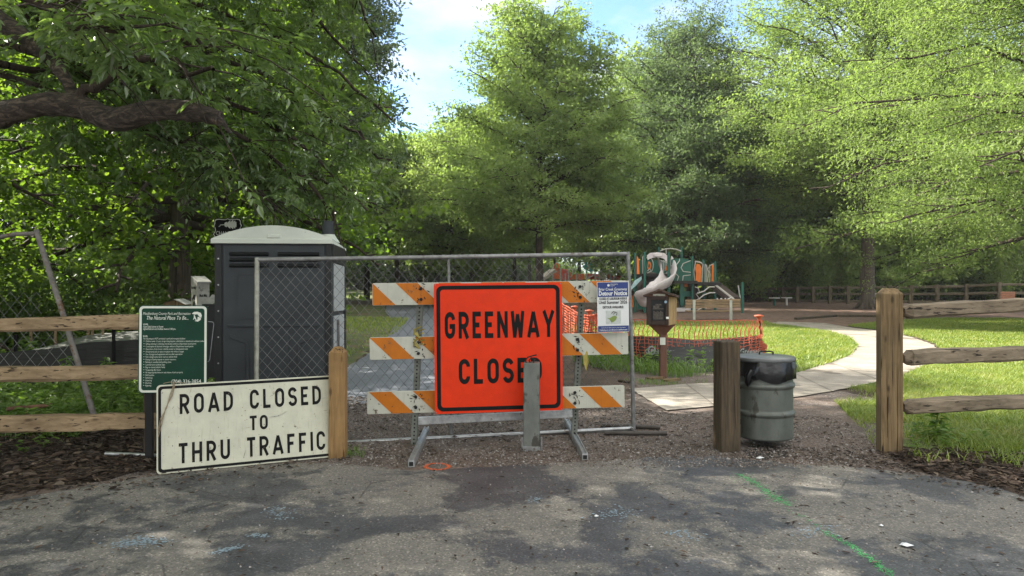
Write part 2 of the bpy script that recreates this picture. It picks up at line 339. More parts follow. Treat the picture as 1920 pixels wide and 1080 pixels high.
def nrm(a): return a / np.maximum(np.linalg.norm(a, axis=-1, keepdims=True), 1e-9)
def leaves4(pos, ax, up, L, W):
    """rhombus leaves, one quad each"""
    ax = nrm(ax); sd = nrm(np.cross(ax, up)); n = np.cross(sd, ax)
    L = np.broadcast_to(np.asarray(L), (len(pos),))[:, None]; Wd = np.broadcast_to(np.asarray(W), (len(pos),))[:, None]
    mid = pos + ax * L * .45
    v = np.stack([pos, mid + sd * Wd * .5 + n * Wd * .12, pos + ax * L, mid - sd * Wd * .5 + n * Wd * .12], axis=1)
    return v.reshape(-1, 3)
def leaves6(pos, ax, up, L, W):
    """folded pointed leaves, two quads each; returns verts and faces"""
    ax = nrm(ax); sd = nrm(np.cross(ax, up)); n = nrm(np.cross(sd, ax))
    L = np.broadcast_to(np.asarray(L), (len(pos),))[:, None]; Wd = np.broadcast_to(np.asarray(W), (len(pos),))[:, None]
    a = pos; tip = pos + ax * L - n * L * .12
    l1 = pos + ax*L*.28 + sd*Wd*.48 + n*Wd*.14; l2 = pos + ax*L*.62 + sd*Wd*.36 + n*Wd*.08
    r1 = pos + ax*L*.28 - sd*Wd*.48 + n*Wd*.14; r2 = pos + ax*L*.62 - sd*Wd*.36 + n*Wd*.08
    v = np.stack([a, l1, l2, tip, r2, r1], axis=1).reshape(-1, 3)
    b = np.arange(len(pos))[:, None] * 6
    f = np.concatenate([b + np.array([[0, 1, 2, 3]]), b + np.array([[0, 3, 4, 5]])], axis=1).reshape(-1, 4)
    return v, f
def prof(z, pts):
    zs = [p[0] for p in pts]; rs = [p[1] for p in pts]; return float(np.interp(z, zs, rs))
M_bark_limb = M_bark
def make_tree(name, label, cat, base, height, trunk_r, crown, seed, nlimb=34, leafn=40000, leafL=.15, leafW=.07, bark=None, leaf=None,
              group=None, lean=(0,0), sec=9, scat=.30, droop=.15, rise=(.15,1.1), squash=.5, clear=None, limbk=1.0):
    """crown: list of (height fraction, radius m)"""
    r = np.random.default_rng(seed); base = np.array(base, dtype=float)
    root = thing(name, base, label, cat, group)
    tb = MB(); z0 = crown[0][0] * height if clear is None else clear
    tp = []
    for k in range(9):
        t = k / 8; tp.append(base + np.array([lean[0]*t*t + r.normal(0, .012*height*t*.6), lean[1]*t*t + r.normal(0, .012*height*t*.6), -0.1 + t * height * .93]))
    tr = [trunk_r * (1.55 if k == 0 else 1.0) * (1 - .9 * (k/8)**.9) + .01 for k in range(9)]
    tp.insert(1, tp[0] * .93 + tp[1] * .07); tr.insert(1, trunk_r * 1.06)
    tb.tube(tp, tr, 12)
    if trunk_r > .3:   # root flare
        for k in range(7):
            a = k * .9 + r.uniform(-.2, .2); d = np.array([math.cos(a), math.sin(a), 0])
            tb.tube([base + d*trunk_r*.55 + [0,0,trunk_r*1.5], base + d*trunk_r*1.15 + [0,0,trunk_r*.35], base + d*trunk_r*1.9 + [0,0,-.06]], [trunk_r*.3, trunk_r*.33, trunk_r*.16], 7, caps=False)
    trunk = tb.build('trunk', bark or M_bark, root)
    tpa = np.array(tp)
    def trunk_at(z):
        return np.array([np.interp(z, tpa[:,2]-base[2], tpa[:,0]), np.interp(z, tpa[:,2]-base[2], tpa[:,1]), z + base[2]])
    lb = MB(); segs = []; wts = []
    for i in range(nlimb):
        f = (i + r.uniform(.1, .9)) / nlimb
        zs = (z0 * .92 + (height * .90 - z0 * .92) * f ** 1.05)
        az = i * 2.39996 + r.uniform(-.35, .35)
        k = rise[0] + (rise[1] - rise[0]) * f + r.uniform(-.12, .12)
        d = np.array([math.cos(az), math.sin(az), 0]); s = trunk_at(zs)
        # length so that the end reaches the envelope
        L = .4
        for _ in range(80):
            if L >= prof(min(1, (zs + L * k) / height), crown) or zs + L*k > height: break
            L += .15
        L *= r.uniform(.82, 1.06)
        npt = 6; pts = []
        for j in range(npt + 1):
            t = j / npt; wob = r.normal(0, .045 * L, 3) * t * (t < 1) * np.array([1, 1, .6])
            pts.append(s + d * L * t + np.array([0, 0, L * k * (t ** .85) - droop * L * t * t]) + wob)
        r0 = limbk * min(trunk_r * .42, .035 + .022 * L) * (1 - .45 * f)
        lb.tube(pts, [r0 * (1 - .85 * j / npt) + .006 for j in range(npt + 1)], 6, caps=False)
        pts = np.array(pts)
        ns = max(3, int(sec * (.5 + L / max(c[1] for c in crown) * .7)))
        for q in range(ns):
            t = .22 + .78 * (q + r.uniform(.2, .8)) / ns; x = t * npt; j = min(npt - 1, int(x)); p = pts[j] + (pts[j+1] - pts[j]) * (x - j)
            sg = 1 if q % 2 else -1; an = az + sg * r.uniform(.5, 1.15); dl = np.array([math.cos(an), math.sin(an), r.uniform(-.22, .34)])
            l2 = max(.45, L * .46 * (1.15 - t)) * r.uniform(.7, 1.2)
            e = p + dl * l2 + np.array([0, 0, -droop * .5 * l2]); m_ = (p + e) / 2 + r.normal(0, .05 * l2, 3)
            lb.tube([p, m_, e], [r0 * .3 * (1 - t * .5) + .005, r0 * .18 + .004, .003], 4, caps=False)
            segs.append((p, m_)); segs.append((m_, e)); wts += [l2 * .75, l2]
        segs.append((pts[-2], pts[-1] + d * .25)); wts.append(.8)
    lb.build('limb', M_bark, trunk)
    w = np.array(wts); w /= w.sum(); A = np.array([s_[0] for s_ in segs]); B = np.array([s_[1] for s_ in segs])
    # sprays: tufts of leaves sitting along the twigs, so the crown breaks into light and dark clumps
    ntuft = max(60, leafn // 34); ti = r.choice(len(w), ntuft, p=w); tt = r.uniform(0, 1.05, ntuft)[:, None]
    tc_ = A[ti] + (B[ti] - A[ti]) * tt + r.normal(0, 1, (ntuft, 3)) * np.array([scat, scat, scat * squash])
    td = nrm((B[ti] - A[ti]) + r.normal(0, .35, (ntuft, 3)) * np.linalg.norm(B[ti] - A[ti], axis=1)[:, None])
    k = r.integers(0, ntuft, leafn); tl = scat * 1.15
    pos = tc_[k] + td[k] * (r.uniform(-1, 1, leafn) * tl)[:, None] + r.normal(0, 1, (leafn, 3)) * np.array([scat*.42, scat*.42, scat*.22])
    ax = td[k] * .6 + r.normal(0, .75, (leafn, 3)) + np.array([0, 0, -.25])
    up = np.array([0, 0, 1.]) + r.normal(0, .55, (leafn, 3))
    s = r.uniform(.65, 1.25, leafn)
    np_mesh('crown', leaves4(pos, ax, up, leafL * s, leafW * s), 4, leaf or L_oak, root)
    return root
def px_tree(px, Y): return ((px - CX) * Y / F, Y, 0)

# the willow oak in the middle of the view
make_tree('oak_tree', 'tall oval oak with a straight dark trunk in the middle behind the barricade', 'tree', px_tree(1011, 36), 15.0, .21,
          [(.24,3.0), (.27,4.7), (.32,5.2), (.47,5.0), (.64,4.6), (.8,3.7), (.92,2.5), (1,.9)], 11, 90, 118000, .175, .088, leaf=L_oak, scat=.42, rise=(.10,1.1), squash=.7, sec=10, clear=4.1, droop=.10)
make_tree('oak_tree', 'grey green oak with spreading low limbs behind the green playground tower', 'tree', px_tree(1297, 44), 17.2, .33,
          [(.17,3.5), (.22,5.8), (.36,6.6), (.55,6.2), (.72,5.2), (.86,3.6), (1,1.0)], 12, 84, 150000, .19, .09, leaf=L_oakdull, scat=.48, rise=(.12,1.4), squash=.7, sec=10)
make_tree('oak_tree', 'large bright oak on a thick bare trunk beside the far rail fence', 'tree', px_tree(1626, 38), 23.0, .36,
          [(.20,3.5), (.25,7.0), (.38,8.8), (.58,8.6), (.8,6.0), (1,1.2)], 13, 96, 190000, .17, .078, M_bark2, L_oak, scat=.48, rise=(.18,1.25), droop=.14, squash=.65, clear=5.8, sec=12, limbk=.62)
make_tree('oak_tree', 'bright oak whose low drooping boughs hang in from the right edge', 'tree', (18.0, 23, 0), 20.0, .42,
          [(.09,5.5), (.15,8.0), (.36,9.2), (.6,8.6), (.8,6.0), (1,1.2)], 14, 100, 260000, .125, .046, M_bark2, L_oak, scat=.42, rise=(.02,1.2), droop=.26, squash=.6, clear=3.3, sec=13, limbk=.45)
# ---- near ash on the left: rough limb across the upper left, boughs of compound leaves, high crown that shades the road
def compound(pos, d, r, L=.25, ll=.095, lw=.043, pairs=4):
    """pinnate leaves: returns folded leaflet verts, faces"""
    N = len(pos); d = nrm(d); sd = nrm(np.cross(d, np.array([0,0,1.]) + r.normal(0,.3,(N,3))))
    P_, A_, U_ = [], [], []; s = r.uniform(.75, 1.2, N)[:, None]
    for k in range(pairs + 1):
        t = .25 + .75 * k / pairs; p = pos + d * L * t * s + np.array([0,0,-1.]) * (L * .10 * t * t) * s
        for sg in ((-1, 1) if k < pairs else (0,)):
            a = d * (.55 if sg else 1.) + sd * sg * .8 + np.array([0,0,-.22]) + r.normal(0,.18,(N,3))
            P_.append(p); A_.append(a); U_.append(np.array([0,0,1.]) + sd * sg * -.25 + r.normal(0,.22,(N,3)))
    Pn = np.concatenate(P_); sc = np.tile(s[:,0], len(P_)) * r.uniform(.8, 1.15, len(Pn))
    return leaves6(Pn, np.concatenate(A_), np.concatenate(U_), ll * sc, lw * sc)
def bark_rough():
    m, nt, b, out = mat_base('furrowed_bark'); v = objco(nt, (3.0, 9, 9)); n1 = noise(nt, 2.6, 8, .7, v, .8)
    c = ramp(nt, [(.36, (.012,.009,.007)), (.50, (.050,.036,.028)), (.68, (.17,.13,.10))], n1)
    nt.links.new(c, b.inputs['Base Color']); b.inputs['Roughness'].default_value = .95; bump(nt, b, n1, 1.0, .03); return m
M_rbark = bark_rough()
rg = np.random.default_rng(42)
AB = np.array([-8.6, 7.4, 0])
ash = thing('ash_tree', AB, 'near leafy tree reaching a thick rough limb across the upper left', 'tree')
tb = MB(); tb.tube([AB + [0,0,-.1], AB + [0,0,.3], AB + [.05,0,1.6], AB + [.15,-.05,3.2], AB + [.1,.2,6], AB + [0,.4,9.5], AB + [.1,.6,12.5]], [.62,.46,.40,.36,.27,.17,.05], 16)
trunk = tb.build('trunk', M_rbark, ash)
def lumpy(pts, rs, seed, n=14, k=5, amp=.10):
    r = np.random.default_rng(seed); pts = [Vector(p) for p in pts]; out, ro = [], []
    for i in range(len(pts) - 1):
        for j in range(k):
            t = j / k; p0 = pts[max(0, i-1)]; p1 = pts[i]; p2 = pts[i+1]; p3 = pts[min(len(pts)-1, i+2)]
            p = .5 * ((2*p1) + (p2-p0)*t + (2*p0-5*p1+4*p2-p3)*t*t + (3*p1-p0-3*p2+p3)*t**3)
            out.append(p); ro.append((rs[i] + (rs[i+1]-rs[i])*t) * (1 + r.normal(0, amp)))
    out.append(pts[-1]); ro.append(rs[-1]); m = MB(); m.tube(out, ro, n); return m
limb = lumpy([AB + [.1,-.1,2.6], P(-160,250,7.0), P(-40,228,6.6), P(20,210,6.5), P(80,196,6.45), P(150,200,6.4), P(215,224,6.3), P(290,207,6.2), P(355,208,6.1), P(412,222,6.05)],
             [.20,.14,.112,.106,.102,.104,.108,.095,.084,.062], 5, amp=.07)
limb.tube([P(405,219,6.05), P(420,232,6.03), P(432,250,6.0)], [.03,.022,.008], 7)
limb.build('limb', M_rbark, trunk)
up = lumpy([P(-200,-120,7.2), P(-60,0,6.9), P(35,62,6.7), P(92,108,6.6), P(124,150,6.5), P(146,198,6.42)], [.12,.10,.075,.06,.05,.055], 6, 10, amp=.05); up.build('limb', M_rbark, trunk)
boughs = [
 [(-300,-260,8.0), (120,-80,9.0), (400,20,9.6), (600,110,9.8), (735,225,9.9)],
 [(-260,-60,8.0), (150,60,8.8), (430,190,9.2), (590,290,9.4), (690,395,9.4)],
 [(-200,60,8.0), (180,200,8.6), (400,300,8.8), (520,390,9.0)],
 [(-300,-420,8.6), (250,-240,9.8), (520,-130,10.4), (650,-40,10.8), (705,70,10.8)],
 [(-250,-160,8.2), (260,30,9.3), (500,150,9.8), (650,240,10.0), (735,300,10.0)],
 [(-200,-330,8.4), (330,-90,9.8), (560,0,10.2), (690,140,10.4)],
 [(-200,-120,7.2), (60,-30,6.9), (200,20,6.8), (330,60,6.7), (440,90,6.7)],
 [(140,196,6.4), (220,120,6.3), (300,110,6.2), (400,130,6.1)],
 [(-100,-60,5.6), (40,-10,5.4), (130,40,5.3), (220,60,5.3)],
 [(-250,-400,7.0), (100,-230,7.2), (330,-140,7.4), (520,-100,7.6)],
 [(-150,30,8.2), (250,150,8.9), (470,260,9.1), (600,370,9.2), (640,420,9.2)],
 [(-100,100,8.4), (200,160,9.2), (330,200,9.6), (430,260,9.8)],
]
bb = MB(); sp, sdv = [], []
for bi, bo in enumerate(boughs):
    pts = [np.array(P(*q)) for q in bo]; fine = []
    for i in range(len(pts) - 1):
        for j in range(4): fine.append(pts[i] + (pts[i+1] - pts[i]) * j / 4 + rg.normal(0, .035, 3))
    fine.append(pts[-1]); nF = len(fine)
    bb.tube(fine, [.045 * (1 - .85 * i / nF) + .005 for i in range(nF)], 6, caps=False)
    near = bi in (6, 7, 8)
    for q in range(36 if not near else 14):
        t = .12 + .88 * (q + rg.random()) / (36 if not near else 14); x = t * (nF - 1); j = min(nF - 2, int(x)); p = fine[j] + (fine[j+1] - fine[j]) * (x - j)
        d = nrm(fine[j+1] - fine[j]); e = p + d * rg.uniform(.15, .55) + rg.normal(0, .38, 3) * np.array([1, 1.2, .7]) + np.array([0, 0, -.12])
        m_ = (p + e) / 2 + np.array([0, 0, .06]); e2 = e + (e - m_) * .9 + np.array([0, 0, -.06])
        if CX + e2[0] / e2[1] * F > 770 or np.linalg.norm(e2 - p) > 1.5 or CX + e2[0] / e2[1] * F > np.interp(HY - (e2[2] - H) / e2[1] * F, [-100,0,150,240,300,420], [670,680,690,755,735,690]) + 15: continue
        bb.tube([p, m_, e, e2], [.010, .007, .005, .002], 4, caps=False)
        n_ = 15 if not near else 9
        for h in range(n_):
            u = h / n_; c_ = (m_ + (e - m_) * u * 2) if u < .5 else (e + (e2 - e) * (u - .5) * 2)
            sp.append(c_ + rg.normal(0, .05, 3)); sdv.append(nrm(e2 - m_) * .6 + rg.normal(0, .75, 3) * np.array([1,1,.45]))
bb.build('limb', M_bark, trunk)
sp = np.array(sp); sdv = np.array(sdv)
sx_ = CX + sp[:,0] / sp[:,1] * F; sy_ = HY - (sp[:,2] - H) / sp[:,1] * F     # keep the rough limb clear and the lower edge of the boughs ragged
keep = ~((sx_ < 440) & (np.abs(sy_ - 225) < 48) & (sp[:,1] < 7.6)) & (sy_ < 425 + 25 * np.sin(sx_ * .03)) & ~((sx_ < 330) & (sy_ > 290) & (rg.random(len(sp)) < .75)) & (sx_ < np.interp(sy_, [-100,0,150,240,300,420], [670,680,690,755,735,690]) + rg.normal(0,14,len(sx_))) & ~((sx_ > 375) & (sx_ < 480) & (sy_ > 335)) & ~((sx_ >= 480) & (sx_ < 665) & (sy_ > 375)) & ~((sx_ < 400) & (sy_ > 120) & (sy_ < 275) & (sp[:,1] < 6.7) & ~((sx_ > 270) & (sy_ < 190))) & ~((sx_ > 380) & (sx_ < 665) & (sy_ > 400))
v, f = compound(sp[keep], sdv[keep], rg)
np_mesh('foliage', v, 4, L_ash, ash, faces=f)
# high crown out of the picture, thick enough to keep the sun off the road
N = 2300; c3 = []
while len(c3) < N:
    p = np.array([rg.uniform(-17, 0.8), rg.uniform(-5, 15.5), rg.uniform(4.6, 14)])
    q = (p - [-8.0, 6.2, 8.6]) / [8.8, 9.2, 5.0]
    hid = p[2] - H > (HY + 130) / F * max(p[1], .1) or p[1] < 1.5 or p[0] < -.80 * p[1] - .5
    if .25 < np.dot(q, q) < 1 and hid and p[1] - .509 * p[2] < 9.3: c3.append(p)
c3 = np.array(c3); k = rg.integers(0, N, 62000)
pos = c3[k] + rg.normal(0, 1, (62000, 3)) * [.38, .38, .2]
np_mesh('crown', leaves4(pos, rg.normal(0, 1, (62000, 3)) + [0,0,-.3], np.array([0,0,1.]) + rg.normal(0,.6,(62000,3)), rg.uniform(.15,.28,62000), rg.uniform(.07,.13,62000)), 4, L_ash, ash)
# ---- backlit maples behind the left rail fence
make_tree('maple_tree', 'yellow green maple glowing in backlight behind the left rail fence', 'tree', px_tree(338, 16), 10.5, .26,
          [(.05,1.8), (.12,2.8), (.3,4.2), (.45,4.7), (.6,4.4), (.85,2.6), (1,.5)], 21, 54, 42000, .13, .10, M_bark2, L_maple, scat=.34, rise=(-.12,.9), droop=.34, squash=.45, clear=2.6)
make_tree('maple_tree', 'leafy maple with dark twisting branches at the far left edge', 'tree', (-12.6, 10.8, 0), 11.0, .25,
          [(.06,3.5), (.14,5.4), (.35,6.0), (.6,5.0), (.85,3.0), (1,.5)], 22, 50, 42000, .12, .09, M_bark, L_maple, scat=.34, rise=(-.08,.9), droop=.30, squash=.45, clear=2.4)
make_tree('tall_tree', 'tall dull green tree rising behind the portable toilet against the sky', 'tree', (-8.3, 33, 0), 21, .30,
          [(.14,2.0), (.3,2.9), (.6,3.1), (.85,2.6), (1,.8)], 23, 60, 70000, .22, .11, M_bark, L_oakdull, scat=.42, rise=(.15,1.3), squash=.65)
# ---- woods further off: a few grown specimens, then copies of them
def wood_row(proto, spots, seed):
    r = random.Random(seed)
    for i, (x, y, s) in enumerate(spots):
        o = proto if i == 0 else copy_tree(proto)
        o.location = (x, y, 0); o.rotation_euler = (0, 0, r.uniform(0, 6.28)); o.scale = (s * r.uniform(.9, 1.15), s * r.uniform(.9, 1.15), s)
rr = random.Random(5)
pA = make_tree('woodland_tree', 'tall leafy tree in the far wood beyond the greenway and playground', 'tree', (0,0,0), 14, .22,
               [(.30,2.6), (.38,4.2), (.58,4.4), (.8,3.0), (1,.6)], 31, 40, 18000, .34, .18, leaf=L_far, scat=.52, rise=(.1,1.3), squash=.7, clear=4.2, group='trees of the far wood')
sA = [(-10.5,54,.92), (-7.0,60,.80)] + [(x + rr.uniform(-1.6,1.6), rr.uniform(64, 80), rr.uniform(.78, 1.0)) for x in np.arange(-26, 24, 5.2)] + [(x, rr.uniform(84, 100), rr.uniform(.95,1.15)) for x in np.arange(-40, 30, 6)]
wood_row(pA, sA, 1)
pL = make_tree('woodland_tree', 'dark leafy tree closing the view beyond the left bank', 'tree', (0,0,0), 15, .24,
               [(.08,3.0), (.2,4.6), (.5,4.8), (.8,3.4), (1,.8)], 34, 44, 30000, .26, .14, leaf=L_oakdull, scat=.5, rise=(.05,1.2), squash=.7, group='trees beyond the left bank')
wood_row(pL, [(-18,27,1.0),(-15,33,1.1),(-21.5,33,1.2),(-24,25,1.1),(-17.5,49,1.0),(-19,44,1.2),(-27,38,1.3),(-30,30,1.3),(-23,50,1.3),(-16,54,1.1)], 9)
pB = make_tree('woodland_tree', 'dark wood tree standing close behind the far rail fence', 'tree', (0,0,0), 16, .24,
               [(.10,3.0), (.2,4.4), (.5,4.6), (.8,3.4), (1,.8)], 32, 44, 26000, .30, .16, leaf=L_far, scat=.52, rise=(.05,1.2), squash=.7, group='trees behind the far rail fence')
sB = [(x + rr.uniform(-1,1), rr.uniform(50.5, 56), rr.uniform(.85, 1.15)) for x in np.arange(11, 46, 3.3)] + [(x + rr.uniform(-1,1), rr.uniform(59, 70), rr.uniform(1.0, 1.35)) for x in np.arange(10, 60, 4)]
wood_row(pB, sB, 2)
pC = make_tree('woodland_tree', 'slim pale trunked tree in the open wood behind the orange sign', 'tree', (0,0,0), 13, .20,
               [(.34,1.6), (.42,3.4), (.6,3.8), (.85,2.4), (1,.5)], 33, 36, 24000, .28, .15, M_bark2, L_oak, scat=.48, rise=(.1,1.2), squash=.7, clear=4.6, group='trees along the greenway behind the sign')
sC = [px_tree(885, 46)[:2] + (.9,), px_tree(903, 47)[:2] + (.92,), px_tree(845, 52)[:2] + (.9,), px_tree(820, 50)[:2] + (.85,), px_tree(905, 58)[:2] + (.95,), px_tree(1175, 56)[:2] + (1.0,), px_tree(1128, 60)[:2] + (1.0,), px_tree(745, 44)[:2] + (.8,)]
wood_row(pC, sC, 3)
# ---- shrubs
def make_shrub(name, label, h, w, seed, n, L, Wd, leaf, group):
    r = np.random.default_rng(seed); root = thing(name, (0,0,0), label, 'shrub', group); st = MB(); cs = []
    for k in range(26):
        a = r.uniform(0, 6.28); q = r.random() ** .6; e = np.array([math.cos(a)*w*q, math.sin(a)*w*q, h*(1-.55*q*q)*r.uniform(.55,1.05)])
        st.tube([(0,0,-.1), e*[.35,.35,.55] + r.normal(0,.06,3), e], [.03*h/2, .018*h/2, .005], 4, caps=False)
        for t in (.45, .6, .75, .9, 1.0, 1.05): cs.append(e * [t, t, t**.7] + r.normal(0, .12*w, 3)*[1,1,.6])
    st.build('stem', M_bark, root); cs = np.array(cs); k = r.integers(0, len(cs), n)
    pos = cs[k] + r.normal(0,1,(n,3)) * [.15*w,.15*w,.10*h]; pos[:,2] = np.abs(pos[:,2]) + .02; s = r.uniform(.65,1.25,n)
    np_mesh('foliage', leaves4(pos, r.normal(0,1,(n,3)) + [0,0,-.3], np.array([0,0,1.]) + r.normal(0,.6,(n,3)), L*s, Wd*s), 4, leaf, root); return root
make_tree('young_tree', 'low bright yellow green tree left of the tall oval oak', 'tree', px_tree(848, 41), 10.0, .14, [(.16,2.0), (.24,3.0), (.5,3.1), (.8,1.9), (1,.4)], 41, 50, 42000, .17, .09, leaf=L_far, scat=.4, rise=(.0,1.2), squash=.6, clear=2.3)
q1 = make_shrub('woodland_shrub', 'leafy shrub filling the shade under the far wood', 2.6, 1.9, 51, 7000, .22, .12, L_shrub, 'shrubs under the far wood')
wood_row(q1, [(x + rr.uniform(-1,1), rr.uniform(94, 104) if x < 9 else rr.uniform(49, 54), rr.uniform(.8, 1.5) * (1.6 if x < 9 else 1)) for x in np.arange(-40, 50, 1.9)], 4)
q2 = make_shrub('vine_thicket', 'tall vine covered thicket lit by the sun behind the far rail fence', 5.2, 1.7, 52, 9000, .20, .11, L_far, 'vine thickets behind the far rail fence')
wood_row(q2, [(px_tree(x, Y)[0], Y, s) for x, Y, s in ((1400,49,1.0), (1455,50,1.15), (1540,48.5,.75), (1575,49,.8), (1500,52,1.2), (1690,49,.6), (1350,52,.9), (1870,49,.6))], 5)
q3 = make_shrub('bank_shrub', 'green shrub on the shady bank behind the left rail fence', 1.5, 1.4, 53, 6000, .12, .065, L_shrub, 'shrubs on the left bank')
wood_row(q3, [(-9.5,14.5,1.1), (-7.6,15.5,.9), (-11.5,13.5,1.2), (-13.5,15,1.5), (-10.5,19,1.5), (-8,20,1.4), (-13,20,1.8), (-8.6,22,1.0), (-7.8,18.5,.7), (-16,19,2), (-9.5,24,1.8), (-12.5,25,2), (-9.4,28,1.2)], 6)
# ================================================================ LETTERING
M_black = pm('sign_black', (.008,.008,.008), .6, var=.2, spec=.1)
M_white = pm('white_paint', (.74,.74,.70), .5, var=.05)
def arc(cx, cy, rx, ry, a0, a1, n=9):
    return [(cx + rx*math.cos(R(a0 + (a1-a0)*k/n)), cy + ry*math.sin(R(a0 + (a1-a0)*k/n))) for k in range(n + 1)]
def glyph(ch, w, t):
    """road sign letters as stroke centre lines in a box w wide and 1 high"""
    h = t/2; L, Rr, B, T = h, w-h, h, 1-h; r = min((Rr-L)/2, .34); m = (L+Rr)/2; mid = .5
    if ch == 'I': return [([(t/2,0),(t/2,1)],0)], t
    if ch == 'L': return [([(L,1),(L,B),(Rr+h*.6,B)],0)], w
    if ch == 'T': return [([(0,T),(w,T)],0), ([(m,T),(m,0)],0)], w
    if ch == 'E': return [([(Rr+h*.7,T),(L,T),(L,B),(Rr+h*.7,B)],0), ([(L,mid),(Rr-h*.2,mid)],0)], w
    if ch == 'F': return [([(Rr+h*.7,T),(L,T),(L,0)],0), ([(L,mid),(Rr-h*.2,mid)],0)], w
    if ch == 'H': return [([(L,0),(L,1)],0), ([(Rr,0),(Rr,1)],0), ([(L,mid),(Rr,mid)],0)], w
    if ch == 'N': return [([(L,0),(L,1)],0), ([(Rr,0),(Rr,1)],0), ([(L,T+h*.2),(Rr,B-h*.2)],0)], w
    if ch == 'U': return [([(L,1),(L,B+r)] + arc(m,B+r,(Rr-L)/2,r,180,360)[1:] + [(Rr,1)],0)], w
    if ch == 'O': return [([(L,T-r)] + arc(m,T-r,(Rr-L)/2,r,180,0)[1:] + arc(m,B+r,(Rr-L)/2,r,0,-180),1)], w
    if ch == 'C': return [([(Rr,.69),(Rr,T-r)] + arc(m,T-r,(Rr-L)/2,r,0,180)[1:] + arc(m,B+r,(Rr-L)/2,r,180,360) + [(Rr,.31)],0)], w
    if ch == 'G': return [([(Rr,.70),(Rr,T-r)] + arc(m,T-r,(Rr-L)/2,r,0,180)[1:] + arc(m,B+r,(Rr-L)/2,r,180,360) + [(Rr,.46),(m-.02,.46)],0)], w
    if ch == 'D': q = .30; return [([(L,B),(L,T),(Rr-q,T)] + arc(Rr-q,T-q,q,q,90,0,6)[1:] + arc(Rr-q,B+q,q,q,0,-90,6),1)], w
    if ch == 'R': q = (T-.45)/2; return [([(L,0),(L,T),(Rr-q,T)] + arc(Rr-q,T-q,q,q,90,-90,9)[1:] + [(L,.45)],0), ([(m-.02,.45),(Rr+.01,0)],0)], w
    if ch == 'A': return [([(h*.75,0),(m,1-h*.4)],0), ([(w-h*.75,0),(m,1-h*.4)],0), ([(w*.2,.27),(w*.8,.27)],0)], w
    if ch == 'Y': return [([(h*.8,1),(m,.46),(w-h*.8,1)],0), ([(m,.5),(m,0)],0)], w
    if ch == 'W': return [([(h*.75,1),(w*.27,0)],0), ([(w*.27,0),(m,.88)],0), ([(m,.88),(w*.73,0)],0), ([(w*.73,0),(w-h*.75,1)],0)], w
    if ch == 'S':
        ry = (T-B)/4; rx = (Rr-L)/2
        return [(arc(m,T-ry,rx,ry,15,180,8) + arc(m,T-ry,rx,ry,180,268,6)[1:] + arc(m,B+ry,rx,ry,92,0,6) + arc(m,B+ry,rx,ry,0,-165,8)[1:],0)], w
    return [], w
WID = dict(G=.60,R=.60,E=.52,N=.62,W=.76,A=.70,Y=.70,C=.60,L=.52,O=.62,S=.60,D=.60,T=.54,H=.62,U=.60,I=.15,F=.52)
def ribbon(mb, pts, t, fr, ox, oy, sc, z, closed, sx=1):
    q_ = []
    for p in pts:
        if not q_ or (abs(p[0]-q_[-1][0]) + abs(p[1]-q_[-1][1])) > 1e-4: q_.append(p)
    if closed and abs(q_[0][0]-q_[-1][0]) + abs(q_[0][1]-q_[-1][1]) < 1e-4: q_.pop()
    pts = q_; n = len(pts); vs = []
    for i in range(n):
        p = Vector(pts[i]); a = Vector(pts[i-1]) if (i > 0 or closed) else None; b = Vector(pts[(i+1) % n]) if (i < n-1 or closed) else None
        d0 = (p - a).normalized() if a is not None and (p-a).length > 1e-6 else None; d1 = (b - p).normalized() if b is not None and (b-p).length > 1e-6 else None
        if d0 is None: d0 = d1
        if d1 is None: d1 = d0
        nn = Vector((-(d0+d1).y, (d0+d1).x))
        if nn.length < 1e-5: nn = Vector((-d0.y, d0.x))
        nn.normalize(); k = 1 / max(.45, nn.dot(Vector((-d0.y, d0.x))))
        for s in (1, -1):
            q = p + nn * (s * t/2 * k); vs.append(fr(ox + q.x*sc*sx, oy + q.y*sc, z))
    m = n if closed else n - 1
    mb.add(vs, [(2*i, 2*i+1, 2*((i+1)%n)+1, 2*((i+1)%n)) for i in range(m)])
def line_width(s, t, sp, word): return sum(WID.get(c, 0) if c != ' ' else word for c in s) + sp * (len(s) - 1)
def sign_line(mb, s, fr, x0, x1, y0, hgt, z, t=.15, sp=.22, word=.5, parent=None):
    W_ = line_width(s, t, sp, word); sx = (x1 - x0) / (W_ * hgt); x = x0
    for c in s:
        if c == ' ':
            x += (word + sp) * hgt * sx
            if parent is not None: mb.build('lettering', M_black, parent); mb.__init__()
            continue
        st, w = glyph(c, WID[c], t)
        for k, (pts, closed) in enumerate(st): ribbon(mb, pts, t, fr, x, y0, hgt, z + .0007 * k, closed, sx)
        x += (WID[c] + sp) * hgt * sx
def text_mesh(name, body, fr, x, y, size, z, m, parent, align='LEFT', width=None, sx=1.0, bold=0.0, shear=0.0, spacing=1.0):
    cu = bpy.data.curves.new(name, 'FONT'); cu.body = body; cu.size = 1; cu.align_x = align; cu.resolution_u = 2; cu.offset = bold; cu.shear = shear; cu.space_character = spacing
    o = bpy.data.objects.new(name, cu); C.objects.link(o); bpy.context.view_layer.update()
    me = bpy.data.meshes.new_from_object(o.evaluated_get(bpy.context.evaluated_depsgraph_get()))
    bpy.data.objects.remove(o); bpy.data.curves.remove(cu)
    xs = [v.co.x for v in me.vertices] or [0]
    if width: sx = width / (max(xs) - min(xs)) / size; 
    off = -min(xs) if (width and align == 'LEFT') else 0
    org = ORG[parent.name]
    for v in me.vertices: v.co = fr(x + (v.co.x + off) * size * sx, y + v.co.y * size, z) - org
    me.materials.clear(); me.materials.append(m); me.name = name; me.update()
    return new_obj(name, me, parent)
